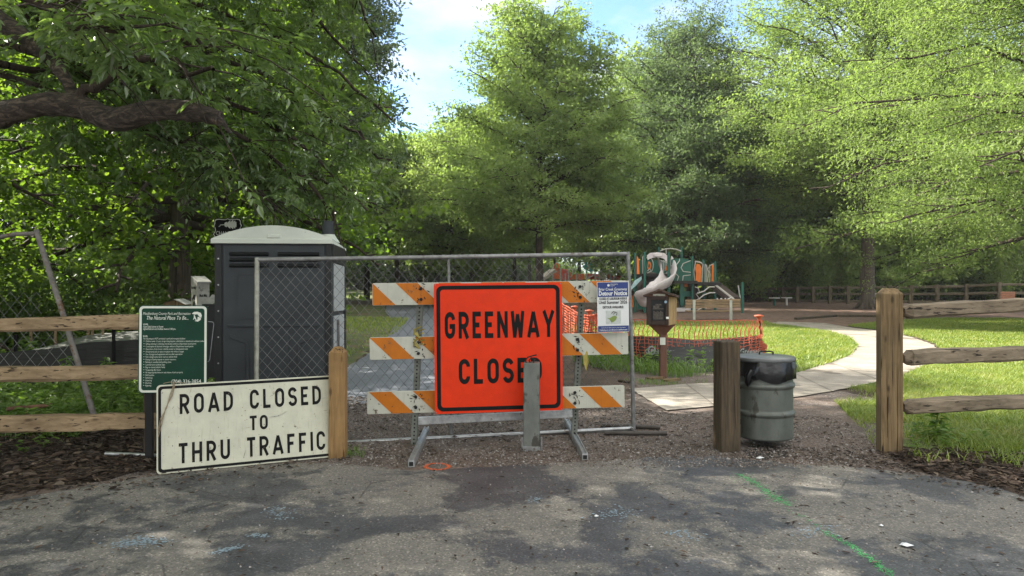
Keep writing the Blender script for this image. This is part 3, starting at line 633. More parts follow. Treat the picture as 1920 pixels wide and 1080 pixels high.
def rrect(x0, y0, x1, y1, r, n=5):
    return arc(x1-r,y1-r,r,r,0,90,n) + arc(x0+r,y1-r,r,r,90,180,n) + arc(x0+r,y0+r,r,r,180,270,n) + arc(x1-r,y0+r,r,r,270,360,n)
def ring_face(mb, a, b, fr, z, mi=0):
    n = len(a); mb.add([fr(x,y,z) for x,y in a] + [fr(x,y,z) for x,y in b], [(i,(i+1)%n,n+(i+1)%n,n+i) for i in range(n)], mi)
def scratches(mb, fr, n, x0, x1, y0, y1, z, r, lo=.008, hi=.05, wd=.0025):
    for _ in range(n):
        x, y, a, l = r.uniform(x0,x1), r.uniform(y0,y1), r.uniform(0,6.28), r.uniform(lo,hi); c, s_ = math.cos(a), math.sin(a); w = wd * r.uniform(.5,1.6)
        mb.flat([(x,y),(x+c*l*.5-s_*w,y+s_*l*.5+c*w),(x+c*l,y+s_*l),(x+c*l*.5+s_*w,y+s_*l*.5-c*w)], fr, z + r.uniform(0,.0004))
# ================================================================ FRONT ROW: barricade, signs, fence panel, bollards, drum
M_galv = pm('galvanised_steel', (.36,.37,.37), .42, .75, var=.3, scale=18, spots=((.16,.13,.10), .62, 9), bmp=.1)
M_galvdull = pm('weathered_pipe', (.20,.20,.195), .55, .5, var=.35, scale=14, spots=((.10,.08,.065), .6, 8))
M_postgreen = pm('green_grey_steel_post', (.135,.145,.125), .6, .35, var=.35, scale=9, spots=((.05,.045,.038), .6, 12))
M_hole = pm('dark_hole', (.012,.012,.012), .9, var=0, bmp=0)
def reflective(name, col, dirt, amount=.62):
    m, nt, b, out = mat_base(name); v = objco(nt)
    c = mixc(nt, ramp(nt, [(.35,(.0,.0,.0)),(.75,(.55,.55,.55))], noise(nt, 7, 7, .7, v)), col, tuple(x*.62 for x in col))
    c = mixc(nt, ramp(nt, [(amount,(0,0,0)),(amount+.05,(1,1,1))], noise(nt, 11, 8, .72, v)), c, dirt)
    st = objco(nt, (30,30,1.2)); c = mixc(nt, ramp(nt, [(.55,(0,0,0)),(.8,(.35,.35,.35))], noise(nt, 1.5, 5, .6, st)), c, dirt)
    nt.links.new(c, b.inputs['Base Color']); b.inputs['Roughness'].default_value = .42; b.inputs['Specular IOR Level'].default_value = .18; bump(nt, b, noise(nt, 25, 3, .5, v), .06, .004); return m
M_rwhite = reflective('rail_white', (.45,.45,.38), (.09,.07,.05)); M_rorange = reflective('rail_orange', (.45,.135,.010), (.13,.07,.04), .60)
# ---- barricade
bar = thing('barricade', G(930, 836), 'striped orange and white barricade on steel legs behind the orange sign', 'barricade')
rails = [((698,552,7.02), (1180,546,7.26), 42), ((693,654,7.02), (1178,644,7.26), 42), ((688,756,7.02), (1171,743,7.26), 42)]
stripe_seq = [(0,.055)]
pitch = .29
for ri, (a, b_, hpx) in enumerate(rails):
    A = P(*a); B = P(*b_); u = (B - A).normalized(); L = (B - A).length; hh = hpx * 7.02 / F
    fr = frame(A, u, Vector((0,0,1)) - u * u.z)
    if fr.n.y > 0: fr = (lambda A=A, u=fr.u, v=fr.v: (lambda x, y, t=0.0: A + u*x + v*y + Vector((0,-1,0))*t))()
    m = MB(); yb, yt = -hh/2, hh/2; ph = [.10, -.18, -.13][ri]
    m.prism(rrect(0, yb, L, yt, .012, 3), fr, -.03, 0, 0)
    # orange bands lean down to the right
    def clip(x0, x1, fr=fr, L=L, m=m):
        poly = [(x0, yt), (x1, yt), (x1 + hh, yb), (x0 + hh, yb)]
        for xe, keep in ((.004, lambda p: p[0] >= .004), (L - .004, lambda p: p[0] <= L - .004)):
            out = []
            for i in range(len(poly)):
                p, q = poly[i], poly[(i+1) % len(poly)]
                if keep(p): out.append(p)
                if keep(p) != keep(q): t = (xe - p[0]) / (q[0] - p[0]); out.append((xe, p[1] + (q[1]-p[1])*t))
            poly = out
            if len(poly) < 3: return
        m.flat([(x, y * .975) for x, y in poly], fr, .002, 1)
    x = [-.20, -.02, -.02][ri] - pitch * 1.24 * 0
    starts = {0: [-.20, .19, .58, .97, 1.36, 1.76, 2.15], 1: [-.03, .40, .79, 1.18, 1.57, 1.74, 2.10], 2: [-.03, .38, .78, 1.2, 1.36, 1.80, 2.19]}[ri]
    starts = {0: [-.20, .22, .62, 1.02, 1.24, 1.66, 2.08], 1: [.0, .42, .82, 1.25, 1.62, 1.86+.14], 2: [.02, .43, .85, 1.27, 1.58, 2.03]}[ri]
    for s_ in starts: clip(s_, s_ + .205)
    r = random.Random(ri + 3); sc = MB()
    rail = m.build('rail', [M_rwhite, M_rorange], bar, .003)
    for bx in (.455, 1.98):
        for by in (-.05, .055): sc.lathe(fr(bx, by, 0), [(.012,.0),(.012,.0)], 8) if False else None
        for by in (-.052, .05):
            pl = [(bx + .016*math.cos(k*math.pi/3), by + .016*math.sin(k*math.pi/3)) for k in range(6)]; sc.prism(pl, fr, .002, .016)
    scratches(sc, fr, 26, .03, L-.05, yb+.02, yt-.02, .0045, r, .006, .035, .003)
    for bx in (.455, 1.98): scratches(sc, fr, 16, bx-.05, bx+.06, yb+.02, yt-.02, .0046, r, .01, .05, .004)
    sc.build('bolt', M_hole, rail)
for (xt, yt_, xb, yb_, Y) in ((789,536,776,842,7.16), (1092,534,1076,822,7.36)):
    m = MB(); a = P(xb, yb_, Y); b_ = P(xt, yt_, Y); m.beam(a, b_, .058, .058, (0,1,0)); d = (b_ - a)
    n_ = 42
    for k in range(n_):
        c = a + d * (k + .7) / (n_ + .4) + Vector((0, -.0305, 0)); m.add([c + Vector((.009*math.cos(q*math.pi/4), 0, .009*math.sin(q*math.pi/4))) for q in range(8)], [tuple(range(8))[::-1]], 1)
    m.build('post', [M_postgreen, M_hole], bar, .003)
for (f0, f1) in ((P(779,838,7.14), None), (P(1077,821,7.36), None)):
    pass
def foot(back, front):
    m = MB(); a = Vector(back); b_ = Vector(front); a.z = b_.z = .032; m.beam(a, b_, .055, .055)
    d = (b_ - a).normalized(); sd = Vector((-d.y, d.x, 0))
    for k in (-.018, .018): m.beam(a + sd*k + Vector((0,0,.0335)), b_ + sd*k + Vector((0,0,.0335)), .012, .010)
    e = b_ + d*.002; m.box(e, (.035,.006,.035), None, 1); o = m.build('foot', [M_galv, M_hole], bar, .003); return o
foot(G(800, 812), G(771, 877)); foot(G(1062, 795), G(1097, 864))
m = MB(); m.beam(P(784,789,7.12), P(1073,775,7.30), .035, .075, mi=0); m.build('crossbar', M_galv, bar, .004)
m = MB()   # yellow caution ribbon knotted round the posts
for (px, py, Y, s) in ((787,620,7.10,1),(787,640,7.1,1)):
    c = P(px, py, Y)
    for k in range(5):
        a = k*1.3; m.add([c + Vector((math.cos(a)*.03-.02,-.045-.01*k,math.sin(a)*.04)), c + Vector((math.cos(a)*.05+.02,-.05,math.sin(a)*.03+.02)), c + Vector((math.cos(a+1)*.05,-.06,math.sin(a+1)*.05-.02)), c + Vector((math.cos(a+1)*.03-.03,-.05,math.sin(a+1)*.03-.03))], [(0,1,2,3)])
a = P(1096,662,7.25); m.add([a + Vector((-.02,-.03,.03)), a + Vector((.025,-.03,.02)), a + Vector((.035,-.045,-.08)), a + Vector((.012,-.035,-.17)), a + Vector((-.012,-.035,-.09))], [(0,1,2,3,4)])
m.build('caution_ribbon', pm('faded_yellow_tape', (.34,.28,.06), .6, var=.4), bar)
# ---- orange sign
M_orange = reflective('sign_orange', (.64,.032,.003), (.45,.035,.006), .76); 
def quad_frame(tl, tr, br, bl):
    """average plane of a sign from its corners; returns frame with origin bottom left, width, height"""
    u = ((tr - tl) + (br - bl)) / 2; v = ((tl - bl) + (tr - br)) / 2; w, h = u.length, v.length; u.normalize(); v = (v - u*u.dot(v)).normalized()
    c = (tl + tr + br + bl) / 4; fr = frame(c - u*w/2 - v*h/2, u, v); return fr, w, h
fr, w, h = quad_frame(P(812,532,6.97), P(1052,529,7.12), P(1056.5,769,7.12), P(817,776,6.97))
og = thing('road_sign', fr(w/2, 0), 'square orange sign reading GREENWAY CLOSED fixed to the barricade', 'sign')
m = MB(); m.prism(rrect(0,0,w,h,.012), fr, -.004, .004); pan = m.build('panel', M_orange, og, .001)
m = MB(); ring_face(m, rrect(.022,.022,w-.022,h-.022,.055), rrect(.058,.058,w-.058,h-.058,.03), fr, .0062); m.build('border', M_black, og)
kx = w / 240; ky = h / 242
m = MB(); sign_line(m, 'GREENWAY', fr, .098, w-.075, h - (633-530)*ky*1.0, 50*ky, .0062, t=.185, sp=.20)
m.build('lettering', M_black, og); m = MB(); sign_line(m, 'CLOSED', fr, .225, w-.20, h - (718-530)*ky, 47*ky, .0062, t=.185, sp=.20); m.build('lettering', M_black, og)
m = MB()
for x, y in ((.012,.012),(w-.012,.012),(.012,h-.012),(w-.012,h-.012)):
    m = MB(); m.prism(arc(x,y,.006,.006,0,315,7), fr, .004, .008); m.build('rivet', M_galvdull, og)
# ---- white ROAD CLOSED sign leaning on the posts
M_dirtywhite = reflective('dirty_white_sheeting', (.50,.495,.39), (.16,.13,.09), .64)
fr, w, h = quad_frame(P(293,723,6.12), P(634,702.5,6.70), P(634,856,6.62), P(294,889.5,6.02))
rc = thing('road_sign', fr(w/2, 0), 'battered white sign reading ROAD CLOSED TO THRU TRAFFIC leaning on the wooden posts', 'sign')
m = MB(); m.prism(rrect(0,0,w,h,.03), fr, -.003, .003); m.build('panel', M_dirtywhite, rc, .001)
m = MB(); ring_face(m, rrect(.012,.012,w-.012,h-.012,.028), rrect(.034,.034,w-.034,h-.034,.018), fr, .005); m.build('border', M_black, rc)
def ly(py_mid): return h * (1 - py_mid)
m = MB()
sign_line(m, 'ROAD CLOSED', fr, w*.118, w*.900, h*.655, h*.228, .005, t=.17, sp=.27, word=.55, parent=rc)
m.build('lettering', M_black, rc); m = MB(); sign_line(m, 'TO', fr, w*.490, w*.590, h*.405, h*.170, .005, t=.18, sp=.24)
m.build('lettering', M_black, rc); m = MB(); sign_line(m, 'THRU TRAFFIC', fr, w*.112, w*.918, h*.098, h*.228, .005, t=.17, sp=.27, word=.55, parent=rc); m.build('lettering', M_black, rc)
rs = random.Random(9); m = MB(); scratches(m, fr, 90, .04, w-.05, .03, h-.03, .0075, rs, .003, .018, .0022); scratches(m, fr, 14, .04, w-.05, .03, h-.03, .0075, rs, .03, .09, .0012)
m.flat([(w*.62,h*.545),(w*.655,h*.55),(w*.652,h*.56),(w*.62,h*.56)], fr, .0075); m.build('scratch', pm('scratch_brown', (.12,.10,.08), .8), rc)
m = MB(); m.prism([(w*.60,h*.545),(w*.645,h*.55),(w*.70,h*.60),(w*.66,h*.565),(w*.625,h*.565)], fr, .004, .012); m.build('torn_flap', M_rwhite, rc)
# twine hooked over the corner
m = MB()
for k in range(3):
    m.tube([fr(.11+.012*k,h+.012,-.01), fr(.125+.006*k,h-.01,.012), fr(.10+.01*k,h-.09,.016), fr(.075-.004*k,h-.19,.016), fr(.03+.006*k,h-.27-.02*k,.014), fr(.012,h-.36-.03*k,.014)], .0028, 5)
m.tube([fr(.05,h+.012,-.004), fr(.10,h+.02,.012), fr(.16,h+.012,.01), fr(.22,h+.006,-.004)], .003, 5)
tw = m.build('twine', pm('dry_twine', (.22,.17,.11), .9)); tag(tw, 'dry brown twine draped over the corner of the white sign', 'twine')
# ---- bollards
M_wnew = wood('treated_pine', (.15,.085,.033), (.32,.195,.082), 2, 2.2); M_wold = wood('dark_weathered_timber', (.026,.020,.013), (.105,.076,.045), 2, 2.6, stain=(.02,.018,.012))
def bollard(name, label, x0, x1, ytop, ybase, m_, yaw, top, cat='post'):
    b0 = G((x0+x1)/2, ybase); Yc = b0.y + .07; wpx = (x1 - x0) * b0.y / F; ca = abs(math.cos(yaw)) + abs(math.sin(yaw)); s = wpx / ca
    c = Vector(((((x0+x1)/2) - CX) * Yc / F, Yc, 0)); zt = H - (ytop - HY) * (b0.y) / F
    rt = thing(name, c, label, cat); m = MB(); Rz = Matrix.Rotation(yaw, 3, 'Z')
    def rg_(k, z): return [c + Rz @ Vector((sx*s/2*k, sy*s/2*k, z)) for sx, sy in ((-1,-1),(1,-1),(1,1),(-1,1))]
    rings = [(1,-.1),(1.02,.1),(1,.5),(1,zt-top[0])] + ([(top[1], zt)] if top[0] else [])
    vs = []; fs = []
    for k, z in rings: vs += rg_(k, z)
    for i in range(len(rings)-1):
        for j in range(4): fs.append((i*4+j, i*4+(j+1)%4, (i+1)*4+(j+1)%4, (i+1)*4+j))
    n_ = len(vs); fs.append((n_-4,n_-3,n_-2,n_-1)); m.add(vs, fs); o = m.build('shaft', m_, rt, .008); return rt, c, s, zt
bollard('wooden_bollard', 'pale pine post with a peaked top at the right end of the white sign', 618, 650, 651, 861, M_wnew, R(3), (.05,.45))
bollard('wooden_bollard', 'dark weathered square timber post beside the rubbish drum', 1341, 1384, 640, 848, M_wold, R(9), (.012,.93))
M_mbol = pm('grey_painted_steel', (.13,.138,.122), .55, .2, var=.28, scale=7, spots=((.05,.045,.036), .53, 8), stretch=(1,1,.5))
mb_, c, s, zt = bollard('metal_bollard', 'square grey steel bollard in front of the orange sign', 981, 1013, 681, 846, M_mbol, R(-4), (.006,.97))
m = MB(); m.box(c + Vector((0,-.005,.02)), (s*1.12, s*1.12, .05), Matrix.Rotation(R(-4),3,'Z'))
for sx in (-1,1): m.box(c + Vector((sx*s*.60,-s*.3,.045)), (.016,.05,.16))
m.build('socket', M_galvdull, mb_, .004)
m = MB(); q = c + Vector((-.005,-.02,zt)); m.tube([q + Vector((-.045,0,-.005)), q + Vector((-.055,0,.022)), q + Vector((-.03,0,.05)), q + Vector((.01,0,.062)), q + Vector((.05,.0,.072))], .007, 6)
m.tube([q + Vector((.02,0,.0)), q + Vector((.035,0,.03)), q + Vector((.0,0,.045)), q + Vector((-.02,0,.02)), q + Vector((-.01,0,-.002))], .007, 6); m.build('hasp', M_hole, mb_)
# ---- chain link panel
def chainlink(mb, fr, x0, x1, y0, y1, pitch=.092, r=.0019, zj=.004):
    for sg in (1, -1):
        k = math.floor((x0 - (y1 - y0)) / pitch) - 1
        while k * pitch < x1 + (y1 - y0):
            xs = k * pitch; a = None
            # x = xs + sg*(y-y0)*slope
            sl = .86; pa = [];
            for xx, yy in ((xs, y0), (xs + sg * (y1 - y0) * sl, y1)): pa.append((xx, yy))
            (xa, ya), (xb, yb) = pa
            def cut(X):
                t = (X - xa) / (xb - xa); return (X, ya + (yb - ya) * t)
            if max(xa, xb) > x0 and min(xa, xb) < x1:
                A_ = (xa, ya); B_ = (xb, yb)
                if sg > 0:
                    if xa < x0: A_ = cut(x0)
                    if xb > x1: B_ = cut(x1)
                else:
                    if xa > x1: A_ = cut(x1)
                    if xb < x0: B_ = cut(x0)
                pa_ = fr(A_[0], A_[1], zj*sg); pb_ = fr(B_[0], B_[1], zj*sg)
                if (pb_ - pa_).length > .03: mb.tube([pa_, pb_], r, 4, caps=False)
            k += 1
cl0 = G(480, 836); cl0 = Vector(((480-CX)*7.12/F, 7.12, 0)); cl1 = Vector(((1185-CX)*7.72/F, 7.72, 0))
cf = thing('chain_link_panel', (cl0 + cl1)/2, 'free standing chain link fence panel behind the barricade', 'fence')
tl, tr = P(482,487,7.12), P(1177,476,7.72); bl, brr = P(482,838,7.12), P(1188,803,7.72)
m = MB(); m.tube([bl, P(481,700,7.12), P(482,483,7.12)], .022, 10); m.build('post', pm('aged_end_post', (.30,.30,.25), .6, .3, var=.4, scale=12), cf)
m = MB(); m.tube([Vector((brr.x, brr.y, .03)), P(1184,640,7.72), P(1177,472,7.72)], .021, 10); m.build('post', M_galvdull, cf)
m = MB(); m.tube([tl, P(830,482,7.42), tr], .022, 10); m.build('rail', M_galvdull, cf)
m = MB(); m.tube([bl, brr], .020, 10); m.build('rail', M_galv, cf)
m = MB(); m.tube([P(846,814,7.45), P(841,482,7.45)], .016, 8); m.build('brace', M_galvdull, cf)
fr, w, h = quad_frame(tl + Vector((0,-.0,0)), tr, brr, bl); m = MB(); chainlink(m, fr, .01, w-.01, .02, h-.015)
m.build('wire_mesh', pm('mesh_wire', (.17,.17,.165), .5, .6, var=.3), cf)
m = MB()
for (a, b_) in ((G(1133,817), G(1250,818)), (G(1128,803), G(1238,807))): 
    a.z = b_.z = .03; m.tube([a, b_], .022, 8)
a = G(1178,803); a.z = .035; b_ = G(1190,818); b_.z = .035; m.tube([a, b_], .018, 8); m.build('foot', pm('dark_pipe', (.06,.052,.045), .6, .3, var=.3), cf)
# ---- detour notice on the rails
M_blue = pm('notice_blue', (.012,.030,.145), .5, var=.1); M_grey = pm('notice_white', (.56,.57,.56), .5, var=.04)
fr, w, h = quad_frame(P(1119,529.5,7.13), P(1178,528,7.17), P(1180,622,7.17), P(1121,623,7.13))
dn = thing('notice_sign', fr(w/2,0), 'small blue and white detour notice fixed to the right end of the barricade rails', 'sign')
m = MB(); m.prism(rrect(0,0,w,h,.004,2), fr, -.006, 0); m.build('panel', M_grey, dn)
m = MB(); m.flat([(.004,h*.705),(w-.004,h*.705),(w-.004,h-.003),(.004,h-.003)], fr, .002); m.build('band', M_blue, dn); m = MB(); m.flat([(.004,.004),(w-.004,.004),(w-.004,h*.125),(.004,h*.125)], fr, .002); m.build('band', M_blue, dn)
text_mesh('lettering', 'Briar Creek Greenway', fr, w*.05, h*.83, .038, .004, M_grey, dn, width=w*.90, bold=.012)
text_mesh('lettering', 'Detour Notice', fr, w*.05, h*.735, .058, .004, M_grey, dn, width=w*.90, bold=.03)
text_mesh('lettering', 'CLOSED AT LABURNUM AVENUE', fr, w*.06, h*.645, .033, .004, M_black, dn, width=w*.88, bold=.02)
text_mesh('lettering', 'Until Summer 2026', fr, w*.05, h*.565, .045, .004, M_black, dn, width=w*.90, bold=.015)
text_mesh('lettering', 'DETOUR AVAILABLE:', fr, w*.17, h*.475, .032, .004, M_black, dn, width=w*.66, bold=.03)
M_map = pm('map_grey', (.40,.42,.40), .6, var=.15, scale=60)
m = MB(); m.flat([(w*.26,h*.16),(w*.74,h*.16),(w*.74,h*.43),(w*.26,h*.43)], fr, .002); m.build('map', M_map, dn)
m = MB(); m.flat([(w*.30,h*.29),(w*.38,h*.25),(w*.44,h*.19),(w*.52,h*.21),(w*.58,h*.24),(w*.62,h*.30),(w*.55,h*.33),(w*.46,h*.31),(w*.38,h*.28)], fr, .004); mp_ = m.build('map', pm('map_green', (.16,.22,.05), .6), dn)
m = MB()
for p_, q_ in (((.44,.37),(.50,.41)),((.50,.41),(.62,.385)),((.62,.385),(.60,.33)),((.49,.35),(.56,.39))):
    m.beam(fr(w*p_[0],h*p_[1],.005), fr(w*q_[0],h*q_[1],.005), .004, .003, fr.n)
m.build('map_route', M_black, dn)
text_mesh('lettering', 'Scan code for future work or more information', fr, w*.12, h*.080, .014, .004, M_grey, dn, width=w*.76)
text_mesh('lettering', 'PublicInput.com/BriarCreekRemnant', fr, w*.06, h*.030, .020, .004, M_grey, dn, width=w*.88, bold=.01)
text_mesh('lettering', 'MECKLENBURG\nCOUNTY', fr, w*.42, h*.945, .014, .004, M_grey, dn, width=w*.24)
m = MB(); m.flat(arc(w*.36,h*.935,.012,.012,0,330,11), fr, .004); m.build('emblem', M_grey, dn)
# ---- rubbish drum hung off the dark post
dc = Vector(((1434-CX)*7.12/F, 7.12, .085)); 
dr = thing('rubbish_drum', dc, 'dented grey steel drum bin with a black liner hung off the dark post', 'bin')
M_drum = pm('galvanised_drum', (.100,.108,.094), .48, .3, var=.28, scale=7, spots=((.055,.052,.042), .60, 8), stretch=(1,1,.45))
rb = .255; Hd = .75; tilt = Matrix.Rotation(R(-1.2), 3, 'Y')
pr = [(.02,.02),(rb-.02,.015),(rb-.006,-.005),(rb,.012)] ; pr = [(rb-.03,.02),(rb-.006,.0),(rb,.012),(rb,.02),(rb,.207),(rb,.214),(rb+.010,.222),(rb+.018,.236),(rb+.018,.25),(rb+.010,.264),(rb,.272),(rb,.28),(rb,.467),(rb,.474),(rb+.010,.482),(rb+.018,.496),(rb+.018,.512),(rb+.010,.524),(rb,.532),(rb,.54),(rb,.68)]
m = MB(); m.lathe(dc, pr, 40); body = m.build('body', M_drum, dr)
M_bag = pm('black_plastic_bag', (.006,.006,.007), .25, var=.3, spec=.5, bmp=.9, bscale=22)
m = MB(); n_ = 64; vs = []; zs = [.545,.59,.64,.69,.735]; rB = random.Random(4); ph = [rB.uniform(0,6.28) for _ in range(9)]
for i, z in enumerate(zs):
    for j in range(n_):
        a = 2*math.pi*j/n_; wv = sum(math.sin(a*(k*3+4)+ph[k]+i*.7)*.0045 for k in range(6)); drop = (math.sin(a*2+1.2)*.03 + math.sin(a*5+.3)*.012) if i == 0 else 0
        rr_ = rb + .013 + abs(wv)*(1.4 if i < 4 else .3) + (.006 if i in (1,2) else 0); vs.append(dc + Vector((rr_*math.cos(a), rr_*math.sin(a), z + drop + .03*(i==0) + (wv*2 if 0<i<4 else 0))))
m.add(vs, [(i*n_+j, i*n_+(j+1)%n_, (i+1)*n_+(j+1)%n_, (i+1)*n_+j) for i in range(4) for j in range(n_)], 0, True)
m.tube([dc + Vector((-.19,-.205,.66)), dc + Vector((-.215,-.195,.60)), dc + Vector((-.22,-.19,.54)), dc + Vector((-.222,-.18,.50))], [.03,.038,.03,.008], 8); m.build('liner_bag', M_bag, dr)
m = MB(); m.lathe(dc, [(rb-.02,.725),(rb+.016,.725),(rb+.026,.735),(rb+.026,.757),(rb+.016,.765),(rb-.03,.768),(rb-.10,.778)], 40); m.build('lid', pm('grey_plastic_lid', (.10,.105,.105), .45, var=.2), dr)
m = MB(); h0 = dc + Vector((.02,.02,.772)); m.tube([h0 + Vector((-.065,0,0)), h0 + Vector((-.065,0,.028)), h0 + Vector((-.05,0,.035)), h0 + Vector((.05,0,.035)), h0 + Vector((.065,0,.028)), h0 + Vector((.065,0,0))], .008, 6); m.build('handle', M_hole, dr)
m = MB(); m.box(dc + Vector((-.265,-.05,.49)), (.10,.03,.06)); m.box(dc + Vector((-.265,-.05,.15)), (.10,.03,.05)); m.build('bracket', M_hole, dr, .004)
# ---- right rail fence
M_grail = wood('grey_weathered_rail', (.105,.080,.052), (.27,.215,.15), 0, 2.4, stain=(.05,.04,.028)); M_gpost = wood('weathered_fence_post', (.085,.055,.026), (.24,.165,.085), 2, 2.2, stain=(.05,.042,.022))
pb = G(1676, 852); pc = Vector((pb.x + .01, pb.y + .10, 0)); rfence = thing('rail_fence', pc, 'chunky wooden post and three rail fence at the right edge', 'fence')
s = 45*6.78/F; zt = H - (541-HY)*6.78/F; m = MB(); Rz = Matrix.Rotation(R(-14), 3, 'Z'); s = s/1.17
vs = []; 
for k, z in ((1,-.1),(1,zt-.055),(.97,zt-.045),(.55,zt)): vs += [pc + Rz @ Vector((a*s/2*k, b_*s/2*k, z)) for a, b_ in ((-1,-1),(1,-1),(1,1),(-1,1))]
m.add(vs, [(i*4+j, i*4+(j+1)%4, (i+1)*4+(j+1)%4, (i+1)*4+j) for i in range(3) for j in range(4)] + [(12,13,14,15)]); m.build('post', M_gpost, rfence, .006)
for (y0, y1, wl, wr) in ((584,571,27,26),(672,662,28,27),(763,753,27,26)):
    A = P(1694, y0, 6.88); B = P(1990, y0 + (y1-y0)*1.32, 7.15); d = B - A
    m = MB(); hh = 27*6.9/F; m.rough_beam(A + d*.035, B, .12, hh, y0); m.beam(A + d*.035 + Vector((0,0,0)), A - d*.004, .12, hh, taper=.55, cham=.02); m.build('rail', M_grail, rfence)
p2 = Vector((B.x + .06, B.y + .05, 0)); m = MB(); m.beam(p2 + Vector((0,0,-.1)), p2 + Vector((0,0,1.55)), .19, .19, (0,1,0), cham=.01); m.build('post', M_gpost, rfence)
# ---- left rail fence
M_prail = wood('pale_pine_rail', (.16,.105,.055), (.36,.265,.16), 0, 2.2, stain=(.10,.07,.04))
lfence = thing('rail_fence', G(280, 830), 'pale pine post and three rail fence at the left edge', 'fence')
for (yl, yr, hp) in ((610,602.5,25),(702,695,26),(794,789,28)):
    A = P(-160, yl + (yl-yr)*.55, 6.28); B = P(296, yr, 6.70); m = MB(); m.rough_beam(A, B, .125, hp*6.5/F, yl, .005, 14, .016); m.build('rail', M_prail, lfence)
m = MB(); q = P(288, 700, 6.82); m.beam(Vector((q.x,q.y,-.1)), Vector((q.x,q.y,1.30)), .13, .13, (0,1,0), cham=.01); m.build('post', M_wold, lfence)
m = MB(); q = P(-190, 700, 6.25); m.beam(Vector((q.x,q.y,-.1)), Vector((q.x,q.y,1.40)), .15, .15, (0,1,0), cham=.01); m.build('post', M_gpost, lfence)
# ---- green rules sign
M_green = pm('park_sign_green', (.006,.036,.021), .5, spec=.15, var=.18, spots=((.03,.06,.04), .66, 6)); M_ivory = pm('ivory_lettering', (.55,.57,.50), .5, var=.1)
fr, w, h = quad_frame(P(258.5,573,6.44), P(389,572,6.50), P(389,737,6.50), P(260.5,737,6.44))
gs = thing('park_sign', fr(w/2,0), 'dark green park rules sign with an ivory border above the white sign', 'sign')
m = MB(); m.prism(rrect(0,0,w,h,.035), fr, -.004, 0); m.build('panel', M_green, gs)
m = MB(); ring_face(m, rrect(.007,.007,w-.007,h-.007,.032), rrect(.026,.026,w-.026,h-.026,.022), fr, .002); m.build('border', M_ivory, gs)
def gt(s_, x, y, size, wd, **k): text_mesh('lettering', s_, fr, w*x, h*y, size, .002, M_ivory, gs, width=w*wd, **k)
gt('Mecklenburg County Park and Recreation', .065, .892, .034, .685, shear=.25)
gt('The Natural Place To Be...', .12, .837, .046, .60, shear=.35, bold=.008)
gt('HOURS:', .068, .775, .020, .07, bold=.02); gt('Open Daily Sunrise to Sunset', .068, .748, .022, .29, bold=.01); gt('Lighted field and court facilities close at 11:00 p.m.', .068, .722, .022, .47, bold=.01)
gt('RULES:', .068, .640, .020, .065, bold=.02); gt('The following are NOT permitted in park and recreation facilities:', .068, .612, .021, .61)
rules = [('Children under 10 years of age riding bicycles, rollerblades or skateboards without a helmet',.86),('Selling, soliciting or exhibiting merchandise without a Department issued permit',.73),('Consumption of alcoholic beverages without a Department issued permit',.69),
 ('Operation of any motor vehicle except on designated roads',.61),('Unrestrained pets or pets on leashes over 6 feet in length',.55),('Use of playground equipment without adult supervision',.53),('Pets in playgrounds, tennis courts or athletic fields',.455),('Damage of park property or natural resources',.44),
 ('Parking in unauthorized parking areas',.37),('Commercial or political signs',.28),('Play on closed athletic fields',.28),('Trespassing after hours',.22),('All inappropriate behavior and misuse of park property',.54),('Golf practice',.125),('Swimming',.10),('Littering',.09),('Hunting',.085),('Fighting',.085)]
for k, (s_, wd) in enumerate(rules): gt('•', .075, .583 - .0296*k, .024, .012); gt(s_, .105, .583 - .0296*k, .020, wd)
gt('(704) 336-3854', .48, .112, .046, .43, bold=.008)
m = MB()   # white emblem: tree mass over two walkers
m.flat([(w*x, h*y) for x, y in ((.77,.905),(.80,.925),(.85,.928),(.90,.915),(.915,.885),(.905,.855),(.875,.875),(.85,.90),(.81,.895))], fr, .002)
m.flat([(w*x, h*y) for x, y in ((.80,.89),(.815,.885),(.825,.86),(.84,.835),(.825,.835),(.81,.855),(.80,.838),(.788,.838),(.80,.862))], fr, .0028)
m.flat([(w*x, h*y) for x, y in ((.855,.868),(.875,.868),(.905,.85),(.90,.835),(.86,.815),(.81,.822),(.83,.83),(.855,.84))], fr, .0036); m.build('emblem', M_ivory, gs)
m = MB(); q = fr(w*.13, 0, -.05); m.beam(Vector((q.x,q.y,-.05)), Vector((q.x,q.y,h*.9+fr(0,0).z)), .06, .04, (0,1,0)); m.build('post', M_hole, gs)
fr, w, h = quad_frame(P(372,600,6.85), P(398.5,602,6.95), P(398.5,680,6.95), P(372,679,6.85))
bs = thing('sign_back', fr(w/2,0), 'dark sign back with rounded corners just behind the green sign', 'sign')
m = MB(); m.prism(rrect(-.12,0,w,h,.03), fr, -.004, 0); m.build('panel', M_hole, bs)
m = MB(); ring_face(m, rrect(-.115,.005,w-.005,h-.005,.028), rrect(-.105,.012,w-.012,h-.012,.02), fr, .002); m.build('border', M_galvdull, bs)
m = MB(); q = fr(-.06,0,-.03); m.beam(Vector((q.x,q.y,-.05)), Vector((q.x,q.y,fr(0,h).z)), .05, .05, (0,1,0)); m.build('post', M_galvdull, bs)
